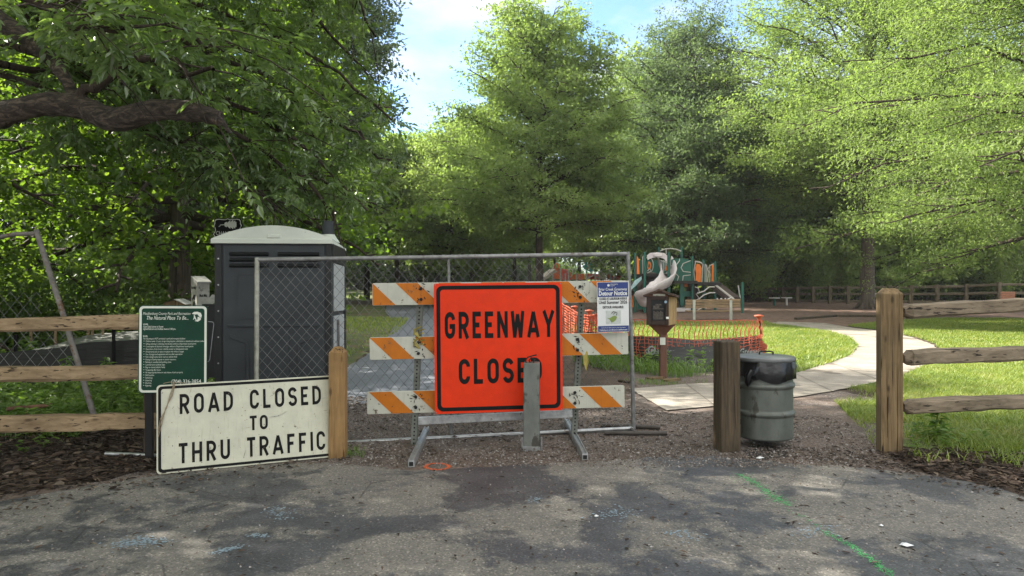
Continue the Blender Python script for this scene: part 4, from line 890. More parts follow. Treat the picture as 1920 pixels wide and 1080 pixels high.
# ================================================================ MIDDLE DISTANCE, LEFT
# ---- portable toilet
M_potty = pm('charcoal_plastic', (.041,.046,.050), .6, spec=.2, var=.15, scale=3, bmp=.05); M_pdark = pm('black_plastic', (.010,.011,.012), .6, var=.1, bmp=.05)
M_roof = pm('pale_green_grey_plastic', (.52,.55,.48), .55, var=.08, scale=4, spots=((.20,.20,.17), .68, 8)); M_inner = pm('pale_grey_plastic', (.34,.36,.36), .5, var=.08)
a0 = Vector(((403-CX)*8.0/F, 8.0, 0)); a1 = Vector(((622-CX)*8.12/F, 8.12, 0)); u = (a1-a0).normalized(); back = Vector((-u.y, u.x, 0)); w = (a1-a0).length; dp = 1.12
wc = thing('portable_toilet', (a0+a1)/2 + back*dp/2, 'charcoal portable toilet with a pale domed roof behind the mesh panel', 'portable toilet')
fr = frame(a0, u, (0,0,1)); zr = H + (520-455)*8.05/F
m = MB(); m.prism([(0,0),(w,0),(w,zr),(0,zr)], lambda x,y,t: a0 + u*x + Vector((0,0,y)) + back*t, 0.0, dp); m.build('body', M_potty, wc, .015)
ff = lambda x, y, t=0.0: a0 + u*x + Vector((0,0,y)) - back*t
def pbox(mb, x0, x1, y0, y1, t0, t1, mi=0): mb.prism([(x0,y0),(x1,y0),(x1,y1),(x0,y1)], ff, t0, t1, mi)
m = MB(); pbox(m, 0,.075,.0,zr-.01,.001,.016); m.build('corner_post', M_pdark, wc, .005); m = MB(); pbox(m, w-.06,w,.0,zr-.01,.001,.016); m.build('corner_post', M_pdark, wc, .005)
m = MB(); pbox(m,.09,w-.075,.05,zr-.03,.001,.018); d_ = m.build('door', M_potty, wc, .006)
m = MB()
for x0, x1 in ((.16,w*.46),(w*.54,w-.13)):
    m = MB()
    for k in range(3):
        y = zr - .10 - k*.062; m.add([ff(x0,y,.020), ff(x1,y,.020), ff(x1,y-.028,.052), ff(x0,y-.028,.052), ff(x0,y-.046,.019), ff(x1,y-.046,.019)], [(0,1,2,3),(3,2,5,4)])
    m.build('louvre', M_pdark, d_)
m = MB(); 
ring_face(m, rrect(.22,zr-.82,w-.24,zr-.33,.03), rrect(.235,zr-.805,w-.255,zr-.345,.025), ff, .030)
pbox(m,.14,w-.13,zr-.905,zr-.875,.018,.036); pbox(m,.45,w-.45,.1,zr-.95,.018,.032)
m.prism([(.16,zr-.98),(.36,zr-1.06),(.36,zr-1.55),(.33,zr-1.5),(.33,zr-1.09),(.16,zr-1.02)], ff, .018, .032); m.prism([(w-.16,zr-.98),(w-.36,zr-1.06),(w-.36,zr-1.55),(w-.33,zr-1.5),(w-.33,zr-1.09),(w-.16,zr-1.02)], ff, .018, .032)
m.build('moulding', M_potty, d_, .004)
m = MB()
for k in range(7):
    m = MB(); m.prism(arc(.040, .12 + k*.28, .009,.009,0,315,7), ff, .016, .021); m.build('rivet', M_galv, wc)
sf = lambda x, y, t=0.0: a1 + back*x + Vector((0,0,y)) + u*t
m = MB(); m.prism([(.10,zr-.75),(dp-.14,zr-.78),(dp-.14,zr-.24),(.10,zr-.22)], sf, .001, .016); m.build('side_window_panel', M_inner, wc, .01); m = MB(); m.prism([(.10,.05),(dp-.14,.05),(dp-.14,zr-.82),(.10,zr-.80)], sf, .001, .012); sp_ = m.build('side_panel', M_inner, wc, .01)
m = MB(); m.tube([sf(.30,zr-.85,.03), sf(.42,.2,.03)], .014, 6); m.build('side_rib', M_galvdull, sp_)
m = MB(); m.prism([(dp-.12,.0),(dp,.0),(dp,zr-.05),(dp-.12,zr-.03)], sf, .001, .02); m.build('corner_post', M_pdark, wc, .004); m = MB(); m.prism([(0,zr-.20),(dp-.125,zr-.24),(dp-.125,zr-.03),(0,zr-.01)], sf, .001, .02); m.build('corner_post', M_pdark, wc, .004)
# roof: domed shell with a lip
nx, ny = 22, 12; vs = []; 
def rz(i, j):
    x = -1 + 2*i/nx; y = -1 + 2*j/ny; return .045 + .175 * max(0, 1 - x*x) * (max(0, 1 - abs(y)**4) ** .5 if j > 0 else 0.80) - .06*(j/ny)
m = MB()
for j in range(ny+1):
    for i in range(nx+1):
        vs.append(ff(-.02 + (w+.028)*i/nx, zr + rz(i,j), .035 - (dp+.07)*j/ny))
m.add(vs, [(j*(nx+1)+i, j*(nx+1)+i+1, (j+1)*(nx+1)+i+1, (j+1)*(nx+1)+i) for j in range(ny) for i in range(nx)], 0, True)
fv = [ff(-.02 + (w+.028)*i/nx, zr + rz(i,0), .035) for i in range(nx+1)] + [ff(-.02 + (w+.028)*i/nx, zr+.038, .036) for i in range(nx+1)]
m.add(fv, [(i, nx+1+i, nx+2+i, i+1) for i in range(nx)])
pbox(m,-.03,w+.012,zr-.012,zr+.040,.0,.055); m.prism([(-.05,zr-.012),(dp+.03,zr-.075),(dp+.03,zr-.02),(-.05,zr+.038)], sf, .001, .016)
m.prism([(.55,zr+.05),(.70,zr+.05),(.70,zr+.085),(.56,zr+.085)], ff, .03, .05); m.build('roof', M_roof, wc, .006)
m = MB(); q = ff(w-.16, 0, -.85); m.tube([q + Vector((0,0,zr)), q + Vector((0,0,zr+.30))], [.075,.07], 16); m.build('vent_pipe', M_potty, wc)
m = MB(); m.lathe(q + Vector((0,0,zr+.04)), [(.14,0),(.10,.06),(.076,.10)], 16, caps=False); m.build('vent_collar', M_roof, wc)
# ---- neighbourhood sign behind the toilet
fr, w2, h2 = quad_frame(P(398,408,9.9), P(456,408,9.9), P(456,466,9.9), P(398,466,9.9))
ns = thing('neighbourhood_sign', Vector((fr(w2/2,0).x, 9.9, 0)), 'black scalloped sign with a leaf emblem behind the toilet roof', 'sign')
def scallop(k):
    pts = [(.5,1.0),(.42,.965),(.3,.97),(.18,.985),(.09,.965),(.05,.91),(.055,.84),(.02,.75),(.065,.68),(.075,.60),(.05,.52),(.0,.46),(.05,.40),(.075,.30),(.06,.2),(.09,.1),(.2,.04),(.35,.035),(.5,.0)]
    full = pts + [(1-x, y) for x, y in pts[-2:0:-1]]; return [((.5+(x-.5)*k)*w2, (.5+(y-.5)*k)*h2) for x, y in full]
m = MB(); m.prism(scallop(1.0)[::-1], fr, 0, -.03); m.build('board', M_black, ns)
m = MB(); ring_face(m, scallop(.95), scallop(.90), fr, .003); m.build('border', M_ivory, ns)
m = MB(); lf = [(.22,.64),(.30,.70),(.36,.69)]
m.tube([fr(w2*x,h2*y,.004) for x, y in ((.22,.70),(.28,.765),(.40,.77),(.72,.78))], .006, 4)
for k, (x, s_) in enumerate(((.40,.10),(.48,.15),(.56,.17),(.64,.15),(.71,.10))):
    for sg in (-1, 1): m.flat([(w2*x,h2*.775),(w2*(x-.0),h2*(.775+sg*.05)),(w2*(x+s_*.7),h2*(.775+sg*s_*.9)),(w2*(x+s_*.75),h2*(.775+sg*s_*.62)),(w2*(x+.08),h2*.775)][::sg], fr, .0045+.0006*k+.0003*(sg>0))
m.build('emblem', M_ivory, ns)
text_mesh('lettering', 'CHANTILLY', fr, w2*.12, h2*.44, .070, .004, M_ivory, ns, width=w2*.76)
m = MB(); q = fr(w2/2, 0); m.beam((q.x,q.y+.05,-.1), (q.x,q.y+.05,q.z+.3), .09, .09, (0,1,0)); m.build('post', M_black, ns)
# ---- dog bag dispenser and the dark box beside it
M_oldpaint = pm('weathered_pale_box', (.33,.32,.27), .75, var=.25, scale=9, spots=((.10,.10,.08), .58, 11)); M_oldtop = pm('mossy_grey_top', (.25,.25,.225), .8, var=.3, scale=12)
Yd = 10.6; cl_ = P(351,545,Yd); crn = P(368,545,Yd-.12); crr = P(396,545,Yd+.08)
db = thing('bag_dispenser', Vector((crn.x+.05, Yd, 0)), 'weathered pale dispenser box on a post beside the tree trunk', 'dispenser')
m = MB(); A = Vector((cl_.x,Yd+.13,0)); B = Vector((crn.x,Yd-.1,0)); Cc = Vector((crr.x,Yd+.02,0)); D = A + (Cc-B); zl = P(0,600,Yd).z; zf = P(0,531,Yd).z; zb = P(0,521,Yd).z
m.add([A+Vector((0,0,zl)),B+Vector((0,0,zl)),Cc+Vector((0,0,zl)),D+Vector((0,0,zl)),A+Vector((0,0,zb)),B+Vector((0,0,zf)),Cc+Vector((0,0,zf)),D+Vector((0,0,zb))], [(0,1,5,4),(1,2,6,5),(2,3,7,6),(3,0,4,7),(3,2,1,0)]); m.build('box', M_oldpaint, db)
m = MB(); e = Vector((0,0,.005)); dn_ = (B-A)*.05; m.add([A-dn_+e+Vector((0,0,zb)),B+dn_*2+e+Vector((0,0,zf-.003)),Cc+dn_*2+e+Vector((.02,0,zf-.003)),D+e+Vector((.02,0,zb))] + [A-dn_+e+Vector((0,0,zb+.02)),B+dn_*2+e+Vector((0,0,zf+.017)),Cc+dn_*2+e+Vector((.02,0,zf+.017)),D+e+Vector((.02,0,zb+.02))], [(0,1,5,4),(1,2,6,5),(2,3,7,6),(3,0,4,7),(4,5,6,7)]); m.build('lid', M_oldtop, db)
f1 = frame(A + Vector((0,0,zl)), B-A, (0,0,1)); L1 = (B-A).length; f2 = frame(B + Vector((0,0,zl)), Cc-B, (0,0,1)); L2 = (Cc-B).length
text_mesh('lettering', 'Mutt Mitt', f1, L1*.08, .44, .05, .003, M_black, db, width=L1*.8, bold=.03); text_mesh('lettering', 'Mutt Mitt', f2, L2*.20, .33, .06, .003, M_black, db, width=L2*.6, bold=.03)
m = MB(); m.flat([(L1*.2,.30),(L1*.5,.36),(L1*.75,.36),(L1*.7,.28),(L1*.45,.30),(L1*.3,.27)], f1, .003); m.flat([(L1*.3,.20),(L1*.7,.20),(L1*.65,.27),(L1*.45,.26)], f1, .003); m.build('pictogram', M_black, db)
m = MB(); m.beam((db.location.x,Yd+.1,-.1),(db.location.x,Yd+.1,zl+.05),.1,.1,(0,1,0)); m.build('post', M_wold, db)
nb = thing('waste_bin', Vector((P(388,600,Yd-.5).x, Yd-.5, 0)), 'dark lidded bin with a pale flap beside the dispenser box', 'bin')
m = MB(); q0 = P(375,600,Yd-.6); q1 = P(402,560,Yd-.6); m.box(((q0.x+q1.x)/2, Yd-.4, .62), (q1.x-q0.x, .3, 1.24)); m.build('body', M_pdark, nb, .01)
m = MB(); za = P(0,556,Yd-.6).z; zc = P(0,572,Yd-.6).z; m.add([(q0.x-.01,Yd-.57,zc-.06),(q0.x+.10,Yd-.57,zc-.02),(q1.x,Yd-.25,za-.01),(q0.x+.02,Yd-.25,za+.02)], [(0,1,2,3)]); m.build('flap', M_oldtop, nb)
kb = thing('wooden_box', Vector((P(330,560,Yd+.6).x, Yd+.6, 0)), 'small brown gabled wooden box on a post left of the dispenser', 'box')
q = P(332,575,Yd+.6); m = MB(); kf = frame((q.x-.16, Yd+.5, q.z-.12), (1,0,0), (0,0,1)); m.prism([(0,0),(.32,0),(.32,.16),(.16,.22),(0,.18)], kf, -.3, 0); m.build('body', M_gpost, kb)
m = MB(); m.add([kf(-.02,.178,.03),kf(.16,.235,.03),kf(.16,.235,-.33),kf(-.02,.178,-.33),kf(.34,.158,.03),kf(.34,.158,-.33)], [(0,1,2,3),(1,4,5,2)]); m.build('roof', M_oldtop, kb)
m = MB(); m.beam((q.x,Yd+.65,-.1),(q.x,Yd+.65,q.z-.1),.1,.1,(0,1,0)); m.build('post', M_wold, kb)
# ---- leaning gate frame behind the left fence
lg = thing('gate_frame', P(178,775,6.9), 'leaning rusty pipe gate frame with torn chain link behind the left rails', 'gate')
tp_ = P(68,432,7.5); bt = P(178,776,7.0); lt = P(-140,468,7.4); lb_ = P(-140,760,6.9)
M_rustpipe = pm('rusty_grey_pipe', (.17,.155,.14), .65, .4, var=.35, scale=14, spots=((.13,.07,.04), .55, 9))
m = MB(); m.tube([bt + Vector((0,0,-.05)), (bt+tp_)/2, tp_], .026, 10); m.build('post', M_rustpipe, lg)
m = MB(); m.tube([tp_ + Vector((0,0,-.03)), P(30,439,7.5), lt], .022, 10); m.build('rail', M_rustpipe, lg)
fr, w, h = quad_frame(lt, tp_, bt, lb_); m = MB(); fq = frame(P(-140,700,7.25), P(150,705,7.2)-P(-140,700,7.25), (0,0,1)); chainlink(m, fq, 0, 1.5, 0, .42, .13, .0024); chainlink(m, fq, 0, 1.15, .42, .80, .13, .0018); m.build('wire_mesh', M_galvdull, lg)
# ---- black silt fence on the left and the grey fabric behind it
def fabric(name, col, rough=.75):
    m, nt, b, out = mat_base(name); v = objco(nt, (1,1,9)); n1 = noise(nt, 3.2, 5, .6, v)
    nt.links.new(ramp(nt, [(.3, tuple(c*.6 for c in col)), (.7, tuple(c*1.35 for c in col))], n1), b.inputs['Base Color']); b.inputs['Roughness'].default_value = rough
    bump(nt, b, n1, .6, .02); return m
M_silt = fabric('black_silt_fabric', (.016,.017,.015)); M_siltg = fabric('grey_geotextile', (.11,.115,.10))
def wavy_wall(pts_top, pts_bot, n, amp, seed):
    r = np.random.default_rng(seed); ph = r.uniform(0,6.28,6); vs = []; K = 5
    def along(pts, t):
        x = t*(len(pts)-1); i = min(len(pts)-2, int(x)); return Vector(pts[i]).lerp(Vector(pts[i+1]), x-i)
    for i in range(n+1):
        t = i/n; a = along(pts_top,t); b_ = along(pts_bot,t); nn = Vector((0,1,0))
        for j in range(K+1):
            q = j/K; wv = sum(math.sin(t*n*.35*(k+1)*.37+ph[k]+q*1.1) for k in range(6))*amp; vs.append(a.lerp(b_,q) + nn*wv)
    return vs, [(i*(K+1)+j, (i+1)*(K+1)+j, (i+1)*(K+1)+j+1, i*(K+1)+j+1) for i in range(n) for j in range(K)]
sl = thing('silt_fence', G(130, 730), 'low black silt fence sagging across the green bank on the left', 'fence')
vs, fs = wavy_wall([P(-160,672,10.2),P(-20,664,10.4),P(40,658,10.5),P(110,652,10.6),P(165,642,10.8),P(258,637,11.0),P(400,628,11.3)], [P(-160,745,10.1),P(-20,735,10.3),P(40,735,10.4),P(110,730,10.5),P(165,728,10.7),P(258,722,10.9),P(400,716,11.2)], 60, .008, 3)
m = MB(); m.add(vs, fs, 0, True); m.build('fabric', M_silt, sl)
for px, top in ((27,628),(211,615),(330,610)):
    m = MB(); q = P(px,top,10.75); m.beam((q.x,10.78,-.1),(q.x,10.78,q.z),.035,.035,(0,1,0)); m.build('stake', M_black, sl)
sg_ = thing('silt_fence', G(180, 690), 'folded sheet of grey fabric lying on the slope behind the black silt fence', 'fence')
m = MB(); top = [P(40,660,11.2),P(95,648,11.6),P(165,628,12.2),P(225,622,12.6),P(258,620,12.8)]; bot = [P(40,664,10.8),P(110,654,10.85),P(170,645,11.0),P(225,641,11.2),P(270,639,11.3)]
vs, fs = wavy_wall(top, bot, 24, .004, 8); m.add(vs, fs, 0, True); m.build('fabric', M_siltg, sg_)
for px in (43,90,114,152,160,180):
    m = MB(); q = P(px,618+random.uniform(-4,8),12.0); m.beam((q.x,12.2,-.1),(q.x,12.2,q.z),.03,.03,(0,1,0)); m.build('stake', M_prail, sg_)
# ---- rusty pipe on its stub, and the grey pipe on the leaf litter
M_rust = pm('rusty_pipe', (.16,.085,.05), .8, .2, var=.45, scale=16)
rp = thing('rusty_pipe', G(52,800), 'short rusty pipe propped level on a stub behind the bottom left rail', 'pipe')
m = MB(); m.tube([P(13,767,7.6), P(96,760,7.9)], .022, 8); m.build('bar', M_rust, rp); m = MB(); q = P(53,764,7.75); m.tube([q, (q.x-.03,7.75,-.05)], .016, 8); m.build('stub', M_rust, rp)
m = MB(); a = G(198,858); a.z = .035; b_ = G(330,862); b_.z = .03; m.tube([a, b_], .018, 8)
tag(m.build('metal_pipe', M_galv), 'grey metal pipe lying on the leaf litter left of the white sign', 'pipe')
# ================================================================ PARK SIDE: little library, silt fence, playground, benches, far fence
M_redwood = pm('red_brown_paint', (.120,.052,.032), .6, var=.25, scale=5, stretch=(3,3,.6)); M_dkbox = pm('dark_brown_paint', (.030,.017,.012), .75, var=.2); M_tan = wood('tan_cedar', (.22,.14,.06), (.42,.29,.14), 2, 2.2)
Yl = 11.6; lb0 = Vector(((1245-CX)*12/F, 12.0, 0)); k = Yl/F
ll = thing('book_box', lb0, 'brown little library box with a pitched roof on a post', 'library box')
def LP(px, py, dy=0.0): return P(px, py, Yl+dy)
m = MB(); m.add([LP(1212,553),LP(1253,553),LP(1253,611),LP(1214,608), LP(1218,553,.45),LP(1269,555,.42),LP(1268,608,.42),LP(1218,606,.45)], [(0,3,2,1),(1,2,6,5),(5,6,7,4),(4,7,3,0),(3,7,6,2)]); m.add([LP(1212,553),LP(1253,553),LP(1236,541)], [(0,1,2)]); m.build('cabinet', M_redwood, ll)
m = MB(); e = .004; m.add([LP(1253.3,556,-.0),LP(1253.3,610,0),LP(1267.5,607,.40),LP(1268.5,557,.40)], [(0,1,2,3)]); m.v[0].x += .006; m.v[1].x += .006; m.v[2].x += .006; m.v[3].x += .006; m.build('side_board', M_tan, ll)
m = MB()
def fq(x0,y0,x1,y1,d0,d1,mi=0):
    a = LP(x0,y1,-d0); b_ = LP(x1,y0,-d0); m.box(((a.x+b_.x)/2, Yl-(d0+d1)/2, (a.z+b_.z)/2), (abs(b_.x-a.x), abs(d1-d0), abs(b_.z-a.z)), None, mi)
fq(1212,556,1220,609,.004,.03); fq(1247,556,1253,609,.004,.03); fq(1220.2,556,1246.8,562,.004,.03); fq(1220.2,601,1246.8,609,.004,.03); m.build('door', M_dkbox, ll, .004)
m = MB(); fq(1220.2,562.2,1246.8,600.8,.006,.012); gl_ = m.build('pane', pm('dark_glass', (.012,.014,.015), .2, var=.1, bmp=0, spec=.25), ll)
m = MB(); fq(1224,578,1244,580,.013,.018)
for kx in range(9): fq(1225+kx*2.1,583+(kx%3),1226.6+kx*2.1,599,.013,.019)
fq(1225,573,1236,577.6,.013,.019); fq(1229,570,1240,572.6,.013,.019); m.build('book', [pm('book_spines', (.07,.06,.05), .7, var=.7, scale=40)], ll)
m = MB(); m.prism(arc(0,0,.022,.022,0,330,11), frame(LP(1248,566,-.034), (1,0,0), (0,0,1)), 0, .004); m.build('sticker', pm('sticker_blue', (.25,.35,.45), .5), ll)
m = MB(); fq(1249,594,1254,598,.031,.034); m.build('sticker', M_white, ll)
m = MB(); m.add([LP(1205,556,-.08),LP(1236,545.5,-.08),LP(1240,546,.5),LP(1212,557,.5),LP(1206,553,-.08),LP(1236,542,-.08),LP(1240,543,.5),LP(1212,554,.5)], [(0,1,5,4),(4,5,6,7),(1,2,6,5),(0,3,2,1),(0,4,7,3)])
m.add([LP(1236,545.5,-.08),LP(1268,557,-.08),LP(1274,558,.5),LP(1240,546,.5),LP(1236,542,-.08),LP(1268,553,-.08),LP(1274,555,.5),LP(1240,543,.5)], [(0,1,5,4),(4,5,6,7),(1,2,6,5),(0,3,2,1)]); m.build('roof', pm('brown_shingle', (.06,.038,.028), .9, var=.4, scale=20), ll)
m = MB(); fq(1224,551,1247,555,.006,.02); m.build('nameplate', M_oldpaint, ll)
m = MB(); m.add([LP(1216,609,.1),LP(1266,609,.1),LP(1248,628,.18),LP(1236,628,.18),LP(1218,608,.34),LP(1266,608,.34),LP(1248,628,.3),LP(1237,628,.3)], [(0,3,2,1),(4,5,6,7),(0,4,7,3),(1,2,6,5)]); m.build('bracket', M_redwood, ll)
m = MB(); q = LP(1243,630,.24); m.beam((q.x,q.y,-.1),(q.x,q.y,q.z+.15),.105,.105,(0,1,0)); m.build('post', M_redwood, ll, .006)
m = MB(); a = P(1238,634,Yl+.16); m.box((a.x+.04,Yl+.175,a.z-.05),(.085,.012,.115)); m.build('placard', M_ivory, ll)
# ---- silt fence with banner and orange mesh
M_omesh = pm('orange_plastic_mesh', (.40,.085,.04), .6, var=.25, bmp=0)
sb = thing('silt_fence', G(1320, 690), 'black silt fence with grey banner lettering and orange mesh behind the library box', 'fence')
top = [P(1100,622,14.6),P(1180,630,13.9),P(1235,631,13.6),P(1300,637,13.5),P(1350,635,13.7),P(1400,631,14.2),P(1428,628,14.7)]
bot = [G(1100,672),G(1180,682),G(1235,692),G(1300,700),G(1350,697),G(1400,684),G(1428,673)]
vs, fs = wavy_wall(top, bot, 60, .006, 5); m = MB(); m.add(vs, fs, 0, True); m.build('fabric', fabric('dark_green_black_fabric', (.013,.014,.012)), sb)
def along(pts, t):
    x = t*(len(pts)-1); i = min(len(pts)-2, max(0,int(x))); return Vector(pts[i]).lerp(Vector(pts[i+1]), x-i)
def mesh_band(mb, tops, bots, nv, nh, r, n_=48, off=-.05, th=.006):
    o = Vector((0,off,0))
    for k in range(nh+1):
        q = k/nh; pts = [along(tops,i/n_).lerp(along(bots,i/n_),q) + o + Vector((0,r.normal(0,.008),r.normal(0,.010))) for i in range(n_+1)]
        for a, b_ in zip(pts[:-1], pts[1:]): mb.beam(a, b_, .008, th*2.2, (0,0,1))
    for i in range(nv+1):
        t = i/nv; a = along(tops,t) + o; b_ = along(bots,t) + o; j = Vector((r.normal(0,.03),0,0)); mid = a.lerp(b_,.5) + j
        mb.beam(a, mid, th*2.0, .008, (0,1,0)); mb.beam(mid, b_, th*2.0, .008, (0,1,0))
rm = np.random.default_rng(3)
mt = [P(1180,598,13.8),P(1235,600,13.5),P(1300,601,13.4),P(1350,600,13.6),P(1400,600,14.1),P(1428,600,14.65)]
mb2 = [P(1180,666,13.75),P(1235,672,13.4),P(1300,676,13.3),P(1350,672,13.5),P(1400,664,14.0),P(1428,658,14.6)]
m = MB(); mesh_band(m, [P(1180,630,13.75)] + [P(x,y,Y) for x,y,Y in ((1235,632,13.45),(1300,638,13.35),(1350,636,13.55),(1400,632,14.05),(1428,629,14.6))], mb2, 40, 6, rm, th=.0045)
for i in range(33):
    t = i/32; a = along(mt,t); b_ = along([P(1180,630,13.75),P(1235,632,13.45),P(1300,638,13.35),P(1350,636,13.55),P(1400,632,14.05),P(1428,629,14.6)],t)
    k3 = [a + Vector((rm.normal(0,.012),-.05,0)), a.lerp(b_,.3) + Vector((.03,-.05,0)), a.lerp(b_,.65) + Vector((-.01+rm.normal(0,.015),-.05,0)), b_ + Vector((0,-.05,0))]
    for p_, q_ in zip(k3[:-1], k3[1:]): m.beam(p_, q_, .015, .008, (0,1,0))
for i in range(32): a, b_ = along(mt,i/32), along(mt,(i+1)/32); m.beam(a+Vector((0,-.05,0)), b_+Vector((0,-.05,.0)), .012, .012)
m.build('orange_mesh', M_omesh, sb)
m = MB(); m.tube([G(1431,668)+Vector((0,0,-.1)), P(1424,600,14.9)], .022, 6); m.build('stake', M_black, sb)
def capcone(mb, q, s=1.0): mb.lathe(q, [(.022*s,-.10*s),(.05*s,-.05*s),(.055*s,-.02*s),(.115*s,.01*s),(.12*s,.035*s),(.02*s,.055*s)], 14)
m = MB(); capcone(m, P(1423,594,14.9), .8); m.build('stake_cap', M_omesh, sb); m = MB()
for k in range(16): a = P(1427+rm.normal(0,3), 655+rm.normal(0,9), 14.6); m.add([a, a+Vector((.07,-.03,.02)), a+Vector((.05,-.05,-.07)), a+Vector((-.02,-.02,-.05))], [(0,1,2,3)])
m.build('mesh_knot', M_omesh, sb)
M_bann = pm('banner_grey', (.25,.26,.255), .7, var=.15)
for x, wd, yb, Y, s_ in ((1275,68,668,13.25,'Greenrise'),(1210,56,664,13.30,'Greenrise'),(1388,44,664,13.75,'Greenrise')):
    q0 = P(x+ (16 if wd==68 else 0), yb, Y); q1 = P(x+wd, yb, Y + (.35 if x > 1300 else -.06)); f = frame(q0, q1-q0, (0,0,1)); text_mesh('banner_lettering', s_, f, 0, 0, .15, .0, M_bann, sb, width=(q1-q0).length, bold=.01)
for x, y, Y in ((1283,661,13.25),(1222,657,13.3)):
    q = P(x,y,Y); f = frame(q, (1,0,0), (0,0,1)); m = MB(); ring_face(m, arc(0,0,.075,.085,20,340,14)+[], arc(0,0,.048,.056,20,340,14), f, 0); m.flat([(-.02,-.03),(.05,-.02),(.04,.015),(-.01,.03)], f, .001); m.build('banner_emblem', M_bann, sb)
# ---- orange barrier fence running along the far side of the lawn
ofn = thing('orange_fence', G(1100, 640), 'bright orange mesh barrier with capped stakes running away behind the detour notice', 'fence')
to = [P(1040,556,22),P(1058,572,20),P(1085,588,18),P(1105,592,16.6),P(1125,588,16.2),P(1180,598,15.0)]; bo_ = [G(1040,618),G(1058,630),G(1085,645),G(1105,652),G(1125,656),G(1180,668)]
m = MB(); mesh_band(m, to, bo_, 60, 12, rm, 40, 0, .011); m.build('mesh', M_omesh, ofn)
for px, top, Y in ((1078,578,19),(1105,586,17),(1046,556,21.5)):
    m = MB(); q = P(px,top,Y); m.tube([(q.x,Y,-.1), q], .018, 6); st_ = m.build('stake', M_galvdull, ofn); m = MB(); capcone(m, q + Vector((0,0,.02)), .85); m.build('cap', M_omesh, st_)
# ---- big playground tower
Yp = 34.0
M_pg = pm('playground_green', (.006,.085,.058), .35, var=.12, bmp=0); M_pgp = pm('green_panel', (.012,.105,.075), .45, var=.12, bmp=0); M_por = pm('orange_panel', (.80,.20,.03), .45, var=.1, bmp=0)
M_slide = pm('pale_lilac_slide', (.60,.54,.54), .4, var=.08, bmp=0); M_ptan = pm('pale_rail', (.58,.54,.50), .45, var=.08, bmp=0); M_brown = pm('brown_slide', (.085,.062,.055), .45, var=.2, bmp=0); M_deck = pm('dark_deck', (.03,.026,.024), .7, bmp=0)
pg = thing('playground_tower', (P(1290,0,Yp+1.5).x, Yp+1.5, 0), 'green playground tower with a pale spiral slide and orange panels', 'playground')
def PP(px, py, dy=0.0): return P(px, py, Yp+dy)
posts = [(1191,474,0.0),(1209,472,-.4),(1254,473,-.2),(1298,480,.3),(1341,490,.8),(1319,486,2.4),(1278,463,2.8),(1235,463,2.6),(1392,529,-.6),(1277,520,1.5)]
for px, top, dy in posts:
    m = MB(); q = PP(px,top,dy); m.tube([(q.x,q.y,-.1), (q.x,q.y,q.z-.03), (q.x,q.y,q.z)], [.064,.064,.045], 12); m.build('post', M_pg, pg)
m = MB(); 
for x0, x1, y, dy in ((1191,1254,516,.9),(1254,1298,529,1.0),(1298,1342,532,1.5),(1225,1254,516,1.6)): a, b_ = PP(x0,y,dy), PP(x1,y,dy); m.box(((a.x+b_.x)/2, Yp+dy, a.z), (b_.x-a.x, 2.0, .14))
m.build('deck', M_deck, pg)
fpn = lambda dy: (lambda px, py, t=0.0: PP(px, py, dy - t))
m = MB(); f = fpn(0.15); m.prism([(1258,528),(1296,526),(1296,490),(1290,486),(1275,484.5),(1264,485),(1258,487)][::-1], f, 0, .06); w_ = m.build('panel', M_pgp, pg)
m = MB()
for pl in (((1258,498.5),(1266.5,498.5),(1274,489),(1274,485)), ((1295,488.5),(1281,494),(1277,502),(1281,509),(1295,510.5)), ((1258,510),(1264,510),(1272.5,518.5),(1270,526)), ((1280,526),(1281,517),(1295,515.5))):
    for a, b_ in zip(pl[:-1], pl[1:]): m.beam(f(*a,.09), f(*b_,.09), .03, .055, (0,1,0))
m.build('panel_line', M_ptan, w_)
m = MB(); f = fpn(2.0); m.prism([(1193,515),(1254,515),(1254,488),(1193,488)][::-1], f, 0, .05); f = fpn(.6); m.build('panel', M_pgp, pg); m = MB(); m.prism([(1222,530),(1254,530),(1254,505),(1240,512),(1222,514)][::-1], f, 0, .05); m.build('panel', M_pgp, pg); m = MB(); m.prism([(1196,580),(1212,580),(1212,541),(1196,541)][::-1], f, 0, .05); m.build('panel', M_pgp, pg); m = MB(); m.prism([(1275,572),(1283,572),(1283,525),(1275,525)], f, 0, .3); m.build('panel', M_pgp, pg); m = MB(); m.prism([(1283,556),(1297,556),(1297,546),(1283,546)][::-1], f, 0, .05); m.build('panel', M_pgp, pg)
m = MB(); f = fpn(-.1); m.prism([(1194,514),(1199,514),(1198,486),(1194,479)][::-1], f, 0, .05); f = fpn(.9); m.build('panel', M_por, pg); m = MB(); m.prism([(1304,528.5),(1314,528.5),(1315,510),(1316,503),(1312,495),(1306,495),(1303,503),(1305,512)][::-1], f, 0, .06)
f = fpn(1.4); m.build('panel', M_por, pg); m = MB(); m.prism([(1334,528),(1339,528),(1339,495.5),(1334.5,497)][::-1], f, 0, .06); f = fpn(.8); m.build('panel', M_por, pg); m = MB(); m.prism([(1246,506),(1253,508),(1253,496),(1250,498)][::-1], f, 0, .05); m.build('panel', M_por, pg); m = MB(); m.prism([(1184,576),(1190,576),(1190,549),(1184,551)][::-1], f, 0, .05); m.build('panel', M_por, pg); m = MB(); m.prism([(1282,538),(1290,538),(1290,531),(1282,531)][::-1], f, 0, .04)
m.build('panel', M_por, pg); m = MB(); fr_ = fpn(1.2); ring_face(m, [(x,y) for x,y in arc(1217,498,4,8,-110,150,10)], [(x,y) for x,y in arc(1217,498,2,4,-110,150,10)], fr_, .05); m.build('panel', M_por, pg)
m = MB()
def bars(pl, dy, r=.022):
    m = MB(); m.tube([PP(x,y,dy) for x, y in pl], r, 6); m.build('bar', M_ptan, pg)
